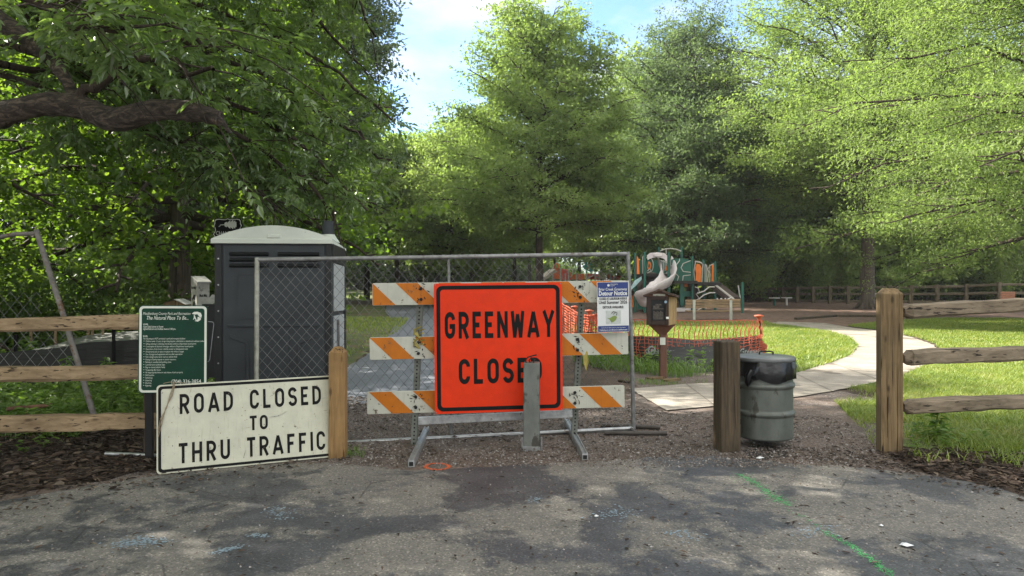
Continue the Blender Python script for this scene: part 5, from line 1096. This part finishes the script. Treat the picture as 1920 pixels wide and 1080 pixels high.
bars([(1237,471),(1247,467),(1257,466),(1268,467.5),(1277,471)],2.7,.03); bars([(1249,467),(1249,476)],2.7,.03)
for x in (1241,1244,1247,1250): bars([(x,512),(x,488)],1.6)
bars([(1238,488),(1253,494)],1.5)
bars([(1303,529),(1301,510),(1304,491),(1312,491),(1318,496),(1317,505),(1316,529)],.95); bars([(1303,490),(1316,493)],.95,.03)
for x in (1322,1325,1331): bars([(x,529),(x,496)],1.5)
bars([(1322,495),(1326,503),(1329,512),(1326,529)],1.4); bars([(1339,494),(1331,498),(1327,505),(1332,514),(1330,529)],1.4); bars([(1321,530),(1340,530)],1.4)
bars(arc(1216,497,9,15,0,360,16),1.3,.02); bars([(1205,514),(1205,482),(1208,478)],.2,.03); bars([(1214,508),(1218,504),(1221,508),(1214,512)],.3,.03)
bars([(1303,538),(1309,540),(1312,549),(1305,551),(1311,559),(1305,563)],.4); bars([(1307,550),(1320,546),(1330,538),(1340,538)],.2,.03); bars([(1310,561),(1320,553),(1331,549),(1341,549)],.2,.03); bars([(1306,583),(1316,577),(1325,577)],-.2); bars([(1388,560),(1384,535)],0,.03)
for c_ in (1356,1349): bars([(c_-4,565)] + arc(c_,559,4,5,180,0,6) + [(c_+4,565)], -1,.03)
bars([(1363,562),(1371,558),(1375,561)],-1,.03)
m = MB(); a, b_ = PP(1338,533,1.2), PP(1378,563,-.2); m.beam(a, b_, .62, .30, cham=.08); m.build('slide', M_brown, pg); m = MB(); m.tube([PP(1193,540,.4),PP(1200,530,.4),PP(1212,524,.6),PP(1225,523,1.0)],[.30,.33,.34,.32],10); m.tube([PP(1181,547,.3),PP(1193,538,.4)],[.22,.30],10); m.build('slide', M_brown, pg)
m = MB(); m.beam(PP(1338,531.5,.7), PP(1376,561,-.5), .06, .07); m.build('slide_edge', M_ptan, pg)
m = MB(); m.prism([(1183,538),(1190,526),(1203,518),(1203,524),(1192,536),(1184,543)][::-1], fpn(-.3), 0, .05); m.build('panel', pm('pale_teal_panel', (.35,.52,.53), .4, bmp=0), pg)
# spiral slide: a trough swept down a helix, with its hood
ctr = PP(1240,545,-1.0); vs = []; nS, nC = 40, 9; sl_ = MB()
path = []
keys = [(1228,508,-.2),(1236,520,-.5),(1240,533,-.9),(1250,530,-.4),(1259,525,-.7),(1261,533,-1.2),(1250,541,-1.7),(1232,546,-1.9),(1215,551,-1.8),(1204,559,-1.6),(1203,566,-1.5),(1208,572,-1.6)]
keys = [(1246,510,.4),(1252,518,-.1),(1254,527,-.6),(1250,534,-1.1),(1240,539,-1.5),(1228,543,-1.7),(1216,548,-1.8),(1207,555,-1.7),(1204,562,-1.5),(1208,571,-1.3)]
kp = [PP(*q) for q in keys]
for i in range(nS+1):
    t = i/nS; c_ = along(kp, t); d = (along(kp,min(1,t+.03)) - along(kp,max(0,t-.03))); d.z *= .6; d.normalize(); sd = d.cross(Vector((0,0,1))).normalized(); upv = sd.cross(d)
    out_h = .42 if t < .6 else .34
    for j in range(nC):
        q = -1 + 2*j/(nC-1); hgt = abs(q)**2.2 * (out_h + (.40*max(0,1-t*2.2) if q > 0 else .42*max(0,1-t*1.8))); vs.append(c_ + sd*q*.42*(1-.12*abs(q)) + Vector((0,0,1))*hgt - Vector((0,0,.12)))
sl_.add(vs, [(i*nC+j, (i+1)*nC+j, (i+1)*nC+j+1, i*nC+j+1) for i in range(nS) for j in range(nC-1)], 0, True)
o = sl_.build('spiral_slide', M_slide, pg); so = o.modifiers.new('thick', 'SOLIDIFY'); so.thickness = .06
m = MB(); vs = []; 
hood_o = [(1214,487),(1213,479),(1219,474),(1232,473),(1246,474.5),(1251,479),(1251,492)]; hood_i = [(1216,487),(1221,484),(1230,482.5),(1238,483),(1244,485),(1248,488),(1251,492)]
f = fpn(-.5); n_ = len(hood_o)
m.add([f(*p) for p in hood_o] + [f(*p) for p in hood_i] + [f(p[0],p[1],-.7) for p in hood_o] + [f(p[0],p[1],-.7) for p in hood_i], [(i,i+1,n_+i+1,n_+i) for i in range(n_-1)] + [(2*n_+i,2*n_+i+1,i+1,i) for i in range(n_-1)] + [(n_+i,n_+i+1,3*n_+i+1,3*n_+i) for i in range(n_-1)])
m.tube([f(x,y,.05) for x,y in arc(1233,477.5,7,1.6,0,360,14)], .05, 6, caps=False); hd = m.build('slide_hood', M_slide, pg, .03)
m = MB(); a = PP(1268,578,.6); m.box((a.x+.2, Yp+.6, .10), (.9, .5, .18)); m.build('step', M_slide, pg, .03)
# ---- bench seen from behind
Yb = 28.0; bn = thing('park_bench', (P(1337,0,Yb).x, Yb, 0), 'long slatted wooden bench seen from behind before the playground tower', 'bench')
M_bslat = wood('bench_slat', (.19,.125,.07), (.38,.27,.16), 0, 2.2)
for py in (564.5,570,575.5):
    m = MB(); a, b_ = P(1285,py,Yb), P(1388,py-1.5,Yb); m.beam(a, b_, .05, .098, cham=.01); m.build('back_slat', M_bslat, bn)
m = MB(); a, b_ = P(1287,583.5,Yb+.35), P(1388,583,Yb+.35); m.beam(a, b_, .45, .05); m.build('seat', M_bslat, bn)
for px in (1301.5,1370.5):
    m = MB(); q = P(px,562.5,Yb-.08); m.tube([(q.x,q.y,-.1),(q.x,q.y,q.z-.02),(q.x,q.y,q.z)],[.055,.055,.04],10); m.build('post', pm('pale_bench_post', (.34,.35,.29), .6, var=.2), bn)
# ---- low stools, white hoop, slatted chair, edging timber
for px, py, Y, mm, lab in ((1452,576,42,M_pg,'low round topped stool on a green foot on the wood chips'),(1475,576,42.5,M_ptan,'low round topped stool on a pale foot on the wood chips')):
    st = thing('stool', (P(px,0,Y).x, Y, 0), lab, 'stool', 'stools on the playground wood chips'); m = MB(); m.lathe(st.location + Vector((0,0,.40)), [(.05,.0),(.30,.02),(.30,.06),(.05,.07)], 14); m.build('top', M_ptan, st); m = MB(); m.tube([st.location - Vector((0,0,.05)), st.location + Vector((0,0,.41))], .06, 8); m.build('foot', mm, st)
m = MB(); m.tube([P(x,y,39.5) for x,y in ((1662,572),(1650,567),(1647,563),(1641,550),(1648,551),(1662,560))], .045, 6)
tag(m.build('climbing_hoop', pm('white_pipe', (.72,.72,.70), .4)), 'bent white pipe hoop beside the thick oak trunk', 'hoop')
ch = thing('garden_chair', (P(1889,0,40).x, 40, 0), 'reddish slatted chair back standing before the far rail fence', 'chair')
m = MB()
for py in (548.5,552,555.5,559): m.beam(P(1876,py,40), P(1903,py,40), .03, .085, cham=.005)
m.build('back_slats', pm('red_brown_slat', (.33,.14,.075), .7, var=.2), ch)
for px in (1879,1900): m = MB(); q = P(px,550,40.1); m.beam((q.x,40.1,-.05),q,.08,.08,(0,1,0)); m.build('leg', M_redwood, ch)
m = MB(); q = P(1889,562,40.3); m.box((q.x,40.35,.42),(.75,.5,.05)); m.build('seat', M_redwood, ch)
for pts_, lab in (((G(1492,600),G(1568,594)),'dark edging timber on the wood chips nearer the path bend'),((G(1570,594.5),G(1700,595)),'dark edging timber on the wood chips running behind the tall post')):
    m = MB(); m.beam(pts_[0]+Vector((0,0,.03)), pts_[1]+Vector((0,0,.03)), .14, .12, cham=.02); tag(m.build('edging_timber', M_wold), lab, 'timber', 'edging timbers of the playground')
# ---- far rail fence
M_ffence = wood('far_fence_wood', (.075,.058,.036), (.19,.155,.10), 2, 2.0)
ffn = thing('rail_fence', (P(1560,0,45).x, 45, 0), 'long three rail timber fence along the foot of the far trees', 'fence')
fx = [1396,1407,1423,1443,1468,1495,1525,1556,1590,1630,1668,1708,1757,1811,1873,1935,1998]; fy = [50,50,49.5,48.5,47.5,46.5,45.8,45.2,44.6,44.3,44,43.5,43,42.5,41.5,41,40.5]; ftop = [541,540,539.5,539,538.5,537.5,537,536,536,536,535,535,534,532.5,529,529,529]
base = []
for i, (x, Y, tpp) in enumerate(zip(fx, fy, ftop)):
    m = MB(); q = P(x, tpp, Y); base.append((q.x, Y, q.z)); m.beam((q.x,Y,-.1),(q.x,Y,q.z),.19,.19,(0,1,0),cham=.01); m.build('post', M_ffence, ffn)
M_frail = wood('far_rail_wood', (.085,.068,.045), (.21,.175,.12), 0, 2.0)
for fz in (.90,.55,.16):
    for a, b_ in zip(base[:-1], base[1:]):
        m = MB(); m.beam((a[0],a[1]-.02,a[2]*fz),(b_[0],b_[1]-.02,b_[2]*fz),.08,.15,cham=.02); m.build('rail', M_frail, ffn)
# ---- red play structure further off
Yr = 56.0; M_red = pm('red_play_panel', (.62,.085,.05), .5, var=.15, bmp=0); M_red2 = pm('orange_red_play_panel', (.72,.17,.06), .5, var=.15, bmp=0); M_pale = pm('pale_play_frame', (.52,.46,.40), .5, bmp=0)
ps = thing('play_structure', (P(1110,0,Yr).x, Yr, 0), 'low red and orange play structure seen through the top of the mesh panel', 'playground')
def RP(x,y,dy=0.): return P(x,y,Yr+dy)
f = lambda px, py, t=0.0: RP(px, py, -t)
m = MB(); m.prism([(1035,523),(1051,523),(1051,503),(1035,503)][::-1], f, 0, .08); m.prism([(1073,524),(1096,524),(1096,513),(1073,515)][::-1], f, 0, .08); m.prism([(1138,524),(1144,524),(1144,513),(1138,513)][::-1], f, 0, .08); m.build('panel', M_red2, ps)
m = MB(); m.prism([(1053,525),(1072,525),(1070,511),(1066,505),(1053,504)][::-1], f, 0, .08); m.prism([(1101,524),(1124,524),(1124,514),(1101,513)][::-1], f, 0, .08); m.prism([(1146,525),(1178,525),(1178,517),(1146,517)][::-1], f, 0, .05); m.build('panel', M_red, ps)
for x, t in ((1036,502),(1051,502),(1060,513),(1066,503),(1081,512),(1100,512),(1116,512),(1124,512),(1145,511)):
    m = MB(); q = RP(x,t,-.15); m.tube([(q.x,q.y,-.1),q],.07,6); m.build('post', M_pale, ps)
m = MB(); m.beam(RP(1037,507,-.3), RP(1014,524,-1), .7, .22); m.build('slide', M_pale, ps)
m = MB(); m.prism([(1124,524),(1137,524),(1137,513),(1132,510),(1127,511),(1124,514)][::-1], f, 0, .6); m.build('tunnel', M_pale, ps)
m = MB(); m.tube([RP(x,y,-.2) for x,y in ((1101,523),(1116,514))],.05,6); m.tube([RP(x,y,-.2) for x,y in ((1066,506),(1070,504),(1074,508),(1074,515))],.05,6); m.tube([RP(x,y,-.2) for x,y in ((1150,524),(1154,518),(1160,515),(1178,515))],.05,6); m.build('bar', M_pale, ps)
m = MB(); m.tube([RP(x,y,-.2) for x,y in ((1041,503),(1041,497),(1044,494),(1047,497),(1047,503))],.06,6); m.tube([RP(x,y,-.2) for x,y in ((1140,513),(1140,505),(1143,505),(1143,513))],.06,6); m.build('bar', M_red2, ps)
m = MB(); q = RP(1100,525); m.box((q.x,Yr+.8,.95),(5.5,1.6,.12)); m.build('deck', M_deck, ps)
M_teal = pm('teal_panel', (.02,.30,.29), .5, bmp=0)
for x0, y0, s_ in ((1099,505,1.0),(1108,509,1.05)):
    m = MB(); pl = [(x0-5*s_,y0),(x0-2.6*s_,y0-6*s_),(x0-4*s_,y0-6*s_),(x0-1.8*s_,y0-12*s_),(x0-3*s_,y0-12*s_),(x0,y0-19*s_),(x0+3*s_,y0-12*s_),(x0+1.8*s_,y0-12*s_),(x0+4*s_,y0-6*s_),(x0+2.6*s_,y0-6*s_),(x0+5*s_,y0)]
    m.prism(pl[::-1] if True else pl, f, .02 + (x0 > 1100)*.1, .09 + (x0 > 1100)*.1); m.tube([RP(x0,y0-.5), RP(x0,526)], .05, 6); m.build('tree_panel', M_teal, ps)
# ================================================================ GROUND COVER: grass, weeds, litter, stones, paint marks
def grassmat(name, cols, t): return leafmat(name, cols, t, .40, .03, 1.3, .5)
M_grass = grassmat('grass_blade', [(.070,.110,.022), (.135,.200,.034), (.205,.255,.055), (.28,.275,.10)], (1.5,1.5,.7))
M_weed = grassmat('weed_leaf', [(.06,.12,.022), (.11,.185,.036), (.165,.235,.055)], (1.6,1.7,.8))
def inpoly(pts, xs, ys):
    ins = np.zeros(len(xs), bool); n = len(pts); j = n - 1
    for i in range(n):
        xi, yi, xj, yj = pts[i][0], pts[i][1], pts[j][0], pts[j][1]
        ins ^= ((yi > ys) != (yj > ys)) & (xs < (xj - xi) * (ys - yi) / (yj - yi + 1e-12) + xi); j = i
    return ins
def scatter(poly, n, r, bias=None):
    X = np.array([[p[0], p[1]] for p in poly]); lo, hi = X.min(0), X.max(0); out = []
    tot = 0
    while tot < n:
        xs = r.uniform(lo[0], hi[0], n); ys = r.uniform(lo[1], hi[1], n); k = inpoly(poly, xs, ys)
        if bias is not None: k &= bias(xs, ys, r)
        out.append(np.stack([xs[k], ys[k]], 1)); tot += k.sum()
    return np.concatenate(out)[:n]
def blades(xy, r, h, w, z=.012, lean=.5):
    n = len(xy); a = r.uniform(0, 6.283, n); hh = h * r.uniform(.45, 1.3, n); d = np.stack([np.cos(a), np.sin(a)], 1); s = np.stack([-np.sin(a), np.cos(a)], 1); ww = (w * r.uniform(.7, 1.3, n))[:, None]
    b = np.concatenate([xy, np.full((n,1), z)], 1); l1 = d * (hh * lean * r.uniform(.1, .6, n))[:, None]; l2 = d * (hh * lean * r.uniform(.6, 1.6, n))[:, None]
    def at(o, z_, k): return np.concatenate([xy + o, (z + z_)[:, None]], 1) + np.concatenate([s * ww * k, np.zeros((n,1))], 1)
    v0, v1 = at(0*l1, 0*hh, -.5), at(0*l1, 0*hh, .5); v2, v3 = at(l1, hh*.6, .42), at(l1, hh*.6, -.42); v4 = at(l2, hh, .06); v5 = at(l2, hh, -.06)
    v = np.stack([v0, v1, v2, v3, v5, v4], 1).reshape(-1, 3); k = np.arange(n)[:, None] * 6
    return v, np.concatenate([k + [[0,1,2,3]], k + [[3,2,5,4]]], 1).reshape(-1, 4)
rgc = np.random.default_rng(77)
def clumpy(th, sc=1.6, seed=0):
    q = np.random.default_rng(seed); c = q.uniform(0, 6.28, 8); kx = q.normal(0, sc, 8); ky = q.normal(0, sc, 8)
    def f(xs, ys, r): return sum(np.sin(kx[i]*xs + ky[i]*ys + c[i]) for i in range(8)) / 2.6 + r.normal(0, .55, len(xs)) > th
    return f
def gobj(parts, name, m, label=None):
    vs, fs, o = [], [], 0
    for v, f in parts: vs.append(v); fs.append(f + o); o += len(v)
    return tag(np_mesh(name, np.concatenate(vs), 4, m, None, faces=np.concatenate(fs)), kind='stuff')
near_b = [(4.3,10.3),(3.9,9.2),(3.75,8.2),(3.55,7.3),(3.55,6.75),(5.0,6.6),(9.5,6.4),(9.8,11),(8.3,13.4),(7.0,13.0),(5.4,11.4)]
nb_ = [(p[0], p[1]) for p in lawn_b]
edge_b = lambda xs, ys, r: clumpy(-.25, 1.4, 4)(xs, ys, r) | (xs > 4.3)
la = [(p[0], p[1]) for p in lawn_a]
gobj([blades(scatter(near_b, 70000, rgc, lambda x, y, r: edge_b(x,y,r) & inpoly(nb_, x, y)), rgc, .075, .008, .012, .8),
      blades(scatter([(3.5,6.85),(3.55,6.35),(5.0,6.0),(5.6,7.2),(3.7,7.7)], 2600, rgc, clumpy(.2,2.2,9)), rgc, .085, .009, .01, .8),
      blades(scatter(nb_, 90000, rgc, lambda x,y,r: (y > 8.2) & (y < 29) & (x < 22) & (x < .75*y + 1)), rgc, .065, .015, .012, .9),
      blades(scatter([(p.x,p.y) for p in gp((1545,735),(1650,722),(1668,800),(1668,845),(1640,840),(1585,775))], 3500, rgc, clumpy(.25,2.6,12)), rgc, .055, .007, .008, .9),
      blades(scatter(la, 80000, rgc), rgc, .07, .016, .012, .9),
      blades(scatter([(-7,12),(-3.2,11.8),(-3.3,22),(-4.0,29),(-9,30)], 22000, rgc, clumpy(-.2,1.0,2)), rgc, .08, .016, .008, .8)], 'grass', M_grass)
# weeds round the library post and along the silt fence
wp = [(1.75,12.6),(2.6,11.8),(3.3,12.2),(3.6,12.7),(3.2,13.2),(1.9,14.2),(1.3,14.6),(1.1,13.6)]
def weedy(xy, r, hmax, L, Wd, per=14):
    P_, A_ = [], []
    for x, y in xy:
        h = hmax * r.uniform(.35, 1.0); n = int(per * r.uniform(.6, 1.3)); t = r.uniform(.1, 1, n); a = r.uniform(0, 6.28, n); lx, ly_ = r.normal(0, .12*h, 2)
        P_.append(np.stack([x + lx*t, y + ly_*t, h*t], 1)); A_.append(np.stack([np.cos(a), np.sin(a), r.uniform(-.3, .7, n)], 1))
    P_ = np.concatenate(P_); A_ = np.concatenate(A_); s = r.uniform(.6, 1.3, len(P_))
    return leaves6(P_, A_, np.array([0,0,1.]) + r.normal(0,.3,P_.shape), L*s, Wd*s)
gobj([blades(scatter(wp, 1300, rgc, clumpy(.1,2.2,5)), rgc, .20, .010, .004, .7), weedy(scatter(wp, 75, rgc, clumpy(.1,2.0,6)), rgc, .42, .085, .04)], 'weeds', M_weed)
# green bank behind the left fence
bankp = [(-12,8.0),(-8,7.4),(-4.3,7.3),(-3.9,8.6),(-3.95,10.3),(-7.5,10.2),(-13,9.8)]; bank2 = [(-16,11.5),(-4.2,11.6),(-3.8,14),(-4.4,20),(-18,22)]
gobj([weedy(scatter(bankp, 2000, rgc), rgc, .30, .085, .042, 16), blades(scatter(bankp, 9000, rgc), rgc, .20, .010, .004, .8), weedy(scatter(bank2, 1500, rgc), rgc, .6, .15, .075, 16), weedy(scatter([(-8,6.6),(-4.6,6.5),(-4.2,7.2),(-8,7.4)], 260, rgc, clumpy(.2,2,3)), rgc, .13, .06, .03, 10)], 'undergrowth', M_weed)
# small grass tufts in the gravel
gobj([blades(scatter([(-2.0,7.0),(-1.5,6.55),(-1.45,6.8),(-1.9,7.5)], 130, rgc), rgc, .07, .006, .004, .7), blades(scatter([(1.9,11.0),(2.9,11.1),(3.0,11.5),(1.7,11.6)], 300, rgc, clumpy(.3,3,8)), rgc, .05, .007, .004, .7), blades(scatter([(-1.62,6.55),(-1.3,6.62),(-1.35,6.85),(-1.6,6.9)], 160, rgc), rgc, .06, .006, .004, .8), weedy(scatter([(3.7,6.85),(4.5,6.9),(4.4,7.5),(3.65,7.3)], 22, rgc), rgc, .26, .075, .026, 14)], 'weeds', M_weed)
# single leafy plants in front of the silt fence on the left
for px, Y, h, lab in ((118,9.2,.62,'leafy green plant standing before the black silt fence nearer the leaning pipe'),(190,9.6,.58,'leafy green plant standing before the black silt fence nearer the green sign'),(1755,7.25,.38,'young narrow leaved plant growing under the right rail fence')):
    b_ = Vector(((px-CX)*Y/F, Y, 0)); pl = thing('leafy_plant', b_, lab, 'plant'); m = MB(); tip = b_ + Vector((.05,0,h)); m.tube([b_ - Vector((0,0,.03)), b_ + Vector((.0,0,h*.5)), tip], [.007,.006,.003], 5); m.build('stem', M_weed, pl)
    n = 26; t = rgc.uniform(.35, 1, n); a = rgc.uniform(0,6.28,n); p_ = np.array(b_) + np.stack([.05*t**2, 0*t, h*t], 1); v, f = leaves6(p_, np.stack([np.cos(a), np.sin(a), rgc.uniform(-.5,.4,n)],1), np.array([0,0,1.])+rgc.normal(0,.2,(n,3)), .15*rgc.uniform(.6,1.2,n), .055*rgc.uniform(.7,1.2,n)); np_mesh('foliage', v, 4, M_weed, pl, faces=f)
# leaf litter, bark bits and twigs
def litmat(name, cols):
    m, nt, b, out = mat_base(name); g = nt.nodes.new('ShaderNodeNewGeometry'); k = len(cols)-1
    nt.links.new(ramp(nt, [(i/k, c) for i, c in enumerate(cols)], g.outputs['Random Per Island']), b.inputs['Base Color']); b.inputs['Roughness'].default_value = .8; b.inputs['Specular IOR Level'].default_value = .2; return m
M_lit = litmat('dry_leaves', [(.016,.012,.009), (.040,.028,.020), (.075,.052,.037), (.028,.021,.017), (.16,.125,.09)]); M_stone = litmat('gravel_stones', [(.045,.036,.030), (.105,.085,.070), (.18,.155,.135), (.075,.055,.044), (.34,.32,.30)])
def litter(xy, r, L, Wd, z=.016, tilt=.35):
    n = len(xy); p = np.concatenate([xy, (z + r.uniform(0,.022,n))[:,None]], 1); a = r.uniform(0,6.28,n); s = r.uniform(.5,1.5,n)
    return leaves6(p, np.stack([np.cos(a), np.sin(a), r.normal(0,tilt*.5,n)],1), np.array([0,0,1.])+r.normal(0,tilt,(n,3)), L*s, Wd*s)
lp1 = [(-3.0,6.1),(-4.6,4.5),(-8,3.6),(-9,7.6),(-2.8,7.9),(-2.2,7.0)]; lp2 = [(3.42,6.85),(3.25,6.3),(3.55,5.8),(4.1,5.0),(6.5,4.2),(7,6.4),(4.2,6.9)]; roadp = [(-5,3.6),(5.5,3.6),(5.0,6.4),(2,6.7),(-2.8,6.2)]; gvp = [(-2.2,6.6),(3.2,6.45),(3.5,7.3),(3.7,8.4),(3.4,8.6),(1.9,8.75),(1.45,9.3),(-2.2,9.4)]
gobj([litter(scatter(lp1, 9000, rgc), rgc, .075, .032), litter(scatter(lp1, 5000, rgc), rgc, .10, .010), litter(scatter(lp2, 3500, rgc), rgc, .07, .03), litter(scatter(lp2, 2200, rgc), rgc, .09, .010),
      litter(scatter([(-2.7,6.3),(-3.4,5.7),(-4.6,4.4),(-5,4.0),(-4.2,4.0),(-2.6,5.7),(-1.4,6.5),(-1.6,6.8)], 420, rgc), rgc, .05, .022, .010), litter(scatter(gvp, 1500, rgc), rgc, .05, .012, .008), litter(scatter(roadp, 520, rgc), rgc, .038, .013, .011, .2), litter(scatter([(2.8,6.3),(3.7,5.2),(3.6,6.8),(2.4,6.9)], 330, rgc), rgc, .045, .018, .010)], 'leaf_litter', M_lit)
def stones(xy, r, s0, z):
    n = len(xy); s = s0 * r.uniform(.4, 1.5, n) ; base = np.array([[-1,-1,-.5],[1,-1,-.5],[1,1,-.5],[-1,1,-.5],[-.6,-.6,.6],[.6,-.6,.6],[.6,.6,.6],[-.6,.6,.6]]) * .5
    v = base[None] * s[:,None,None] * r.uniform(.6,1.3,(n,1,3)) + r.normal(0,.10,(n,8,3)) * s[:,None,None]; a = r.uniform(0,6.28,n); c, q = np.cos(a)[:,None], np.sin(a)[:,None]
    v = np.stack([v[:,:,0]*c - v[:,:,1]*q, v[:,:,0]*q + v[:,:,1]*c, v[:,:,2]], 2) + np.concatenate([xy, np.full((n,1), z)],1)[:,None,:]
    F_ = np.array([[0,1,5,4],[1,2,6,5],[2,3,7,6],[3,0,4,7],[4,5,6,7]]); return v.reshape(-1,3), (np.arange(n)[:,None,None]*8 + F_[None]).reshape(-1,4)
gobj([stones(scatter(gvp, 13000, rgc), rgc, .0115, .005), stones(scatter(gvp, 700, rgc), rgc, .026, .006), stones(scatter([(-2.3,9.0),(1.3,9.0),(1.4,9.9),(-2.3,9.9)], 2600, rgc), rgc, .035, .008), stones(scatter(roadp, 2800, rgc), rgc, .009, .010), stones(scatter([(-1.6,6.3),(3.1,6.25),(3.3,7.0),(-1.6,6.9)], 5500, rgc), rgc, .011, .009)], 'gravel', M_stone)
# twigs as one bed of litter
tw_ = MB(); rt_ = random.Random(8)
for k in range(150):
    x, y = scatter(lp1 if k % 3 else lp2, 1, rgc)[0]; a = rt_.uniform(0, 6.28); l = rt_.uniform(.08, .45); c, s_ = math.cos(a), math.sin(a)
    tw_.tube([(x,y,.02),(x+c*l*.5+rt_.uniform(-.03,.03),y+s_*l*.5,.04),(x+c*l,y+s_*l,.022)], [.005,.004,.002], 4, caps=False)
tag(tw_.build('twigs', M_wold), kind='stuff')
# boards by the library post, a broken stick, paper scraps
for a, b_, lab in ((G(1214,712),G(1243,710),'flat grey brown board lying left of the library post'),(G(1245,716),G(1272,713),'flat grey brown board lying right of the library post')):
    m = MB(); m.beam(a + Vector((0,0,.02)), b_ + Vector((0,0,.02)), .12, .03); tag(m.build('loose_board', M_gpost), lab, 'board')
m = MB(); m.tube([G(1160,716)+Vector((0,0,.02)), G(1182,719)+Vector((0,0,.02))], .022, 6); tag(m.build('stick', M_wold), 'short dark stick on the dirt behind the mesh panel post', 'stick')
M_paper = pm('crumpled_paper', (.62,.63,.63), .7, var=.15)
def scrap(px, py, s, lab):
    c = G(px, py); r = random.Random(px); m = MB(); n = 7; ring = [c + Vector((math.cos(k*6.28/n)*s*r.uniform(.5,1.2), math.sin(k*6.28/n)*s*r.uniform(.4,1), .014 + r.uniform(0,.3)*s)) for k in range(n)]
    m.add(ring + [c + Vector((0,0,.02+.3*s))], [(k,(k+1)%n,n) for k in range(n)]); tag(m.build('paper_scrap', M_paper), lab, 'litter')
scrap(1699,1028,.045,'crumpled white scrap at the lower right of the road'); scrap(1652,990,.022,'small white scrap on the road above the crumpled one'); scrap(1118,972,.022,'tiny pale scrap on the dark road patch below the barricade foot'); scrap(1425,863,.05,'pale scrap on the ground under the hanging drum')
# spray paint and chalk: specks of paint lying on the asphalt
def specks(poly_pts, n, r, spread, s0, z):
    t = r.random(n); x = t*(len(poly_pts)-1); i = np.minimum(len(poly_pts)-2, x.astype(int)); f_ = (x-i)[:,None]; A = np.array([[p.x,p.y] for p in poly_pts]); c = A[i]*(1-f_) + A[i+1]*f_ + r.normal(0,1,(n,2))*spread
    a = r.uniform(0,6.28,n); s = s0*r.uniform(.4,1.5,n); q = np.stack([np.stack([np.cos(a+k*1.5708),np.sin(a+k*1.5708)],1)*(s*r.uniform(.5,1.2,n))[:,None] for k in range(4)],1) + c[:,None,:]
    v = np.concatenate([q, np.broadcast_to((z + r.uniform(0,.002,n))[:,None,None],(n,4,1))],2).reshape(-1,3); return v, np.arange(n*4).reshape(-1,4)
def paint(parts, m): 
    vs, fs, o = [], [], 0
    for v, f in parts: vs.append(v); fs.append(f+o); o += len(v)
    return tag(np_mesh('road_marking', np.concatenate(vs), 4, m, None, faces=np.concatenate(fs)), kind='structure')
M_gspray = pm('green_spray', (.06,.34,.10), .7, var=.2, bmp=0); M_ospray = pm('orange_spray', (.62,.12,.03), .7, var=.2, bmp=0); M_chalk = pm('blue_chalk', (.19,.25,.29), .9, var=.2, bmp=0)
paint([specks([G(1388,892),G(1420,910),G(1450,932),G(1478,950)], 700, rgc, .020, .0042, .0105), specks([G(1545,1000),G(1600,1028),G(1640,1056),G(1672,1084)], 600, rgc, .018, .0042, .0105), specks([G(1388,892),G(1478,950)], 300, rgc, .06, .004, .0105), specks([G(1478,950),G(1545,1000)], 60, rgc, .03, .005, .0105)], M_gspray)
paint([specks([G(820+22*math.cos(a), 877+6*math.sin(a)) for a in np.linspace(0,6.28,20)], 650, rgc, .010, .005, .0105)], M_ospray)
paint([specks([G(225,1020),G(300,1018)], 230, rgc, .05, .009, .0105), specks([G(515,955),G(540,975)], 110, rgc, .05, .008, .0105), specks([G(400,1040),G(450,1028)], 110, rgc, .02, .008, .0105), specks([G(470,1005),G(500,1010)], 60, rgc, .02, .008, .0105), specks([G(1130,970),G(1180,960)], 110, rgc, .06, .008, .0105), specks([G(1500,1005),G(1560,990)], 110, rgc, .06, .008, .0105), specks([G(1010,935),G(1000,945)], 50, rgc, .02, .008, .0105), specks([G(1260,1000),G(1300,1010)], 70, rgc, .05, .008, .0105)], M_chalk)
# ================================================================ AIR
hz_m = bpy.data.materials.new('air_haze'); hz_m.use_nodes = True; hn = hz_m.node_tree.nodes; hl = hz_m.node_tree.links
for n in list(hn): hn.remove(n)
ho = hn.new('ShaderNodeOutputMaterial'); hv = hn.new('ShaderNodeVolumePrincipled'); hv.inputs['Color'].default_value = (.93,.96,1,1); hv.inputs['Density'].default_value = .0004; hv.inputs['Anisotropy'].default_value = .2
hl.new(hv.outputs[0], ho.inputs['Volume'])
hb = MB(); hb.box((0, 40, 14), (240, 300, 30)); tag(hb.build('haze', hz_m), kind='stuff')
S.cycles.volume_bounces = 0
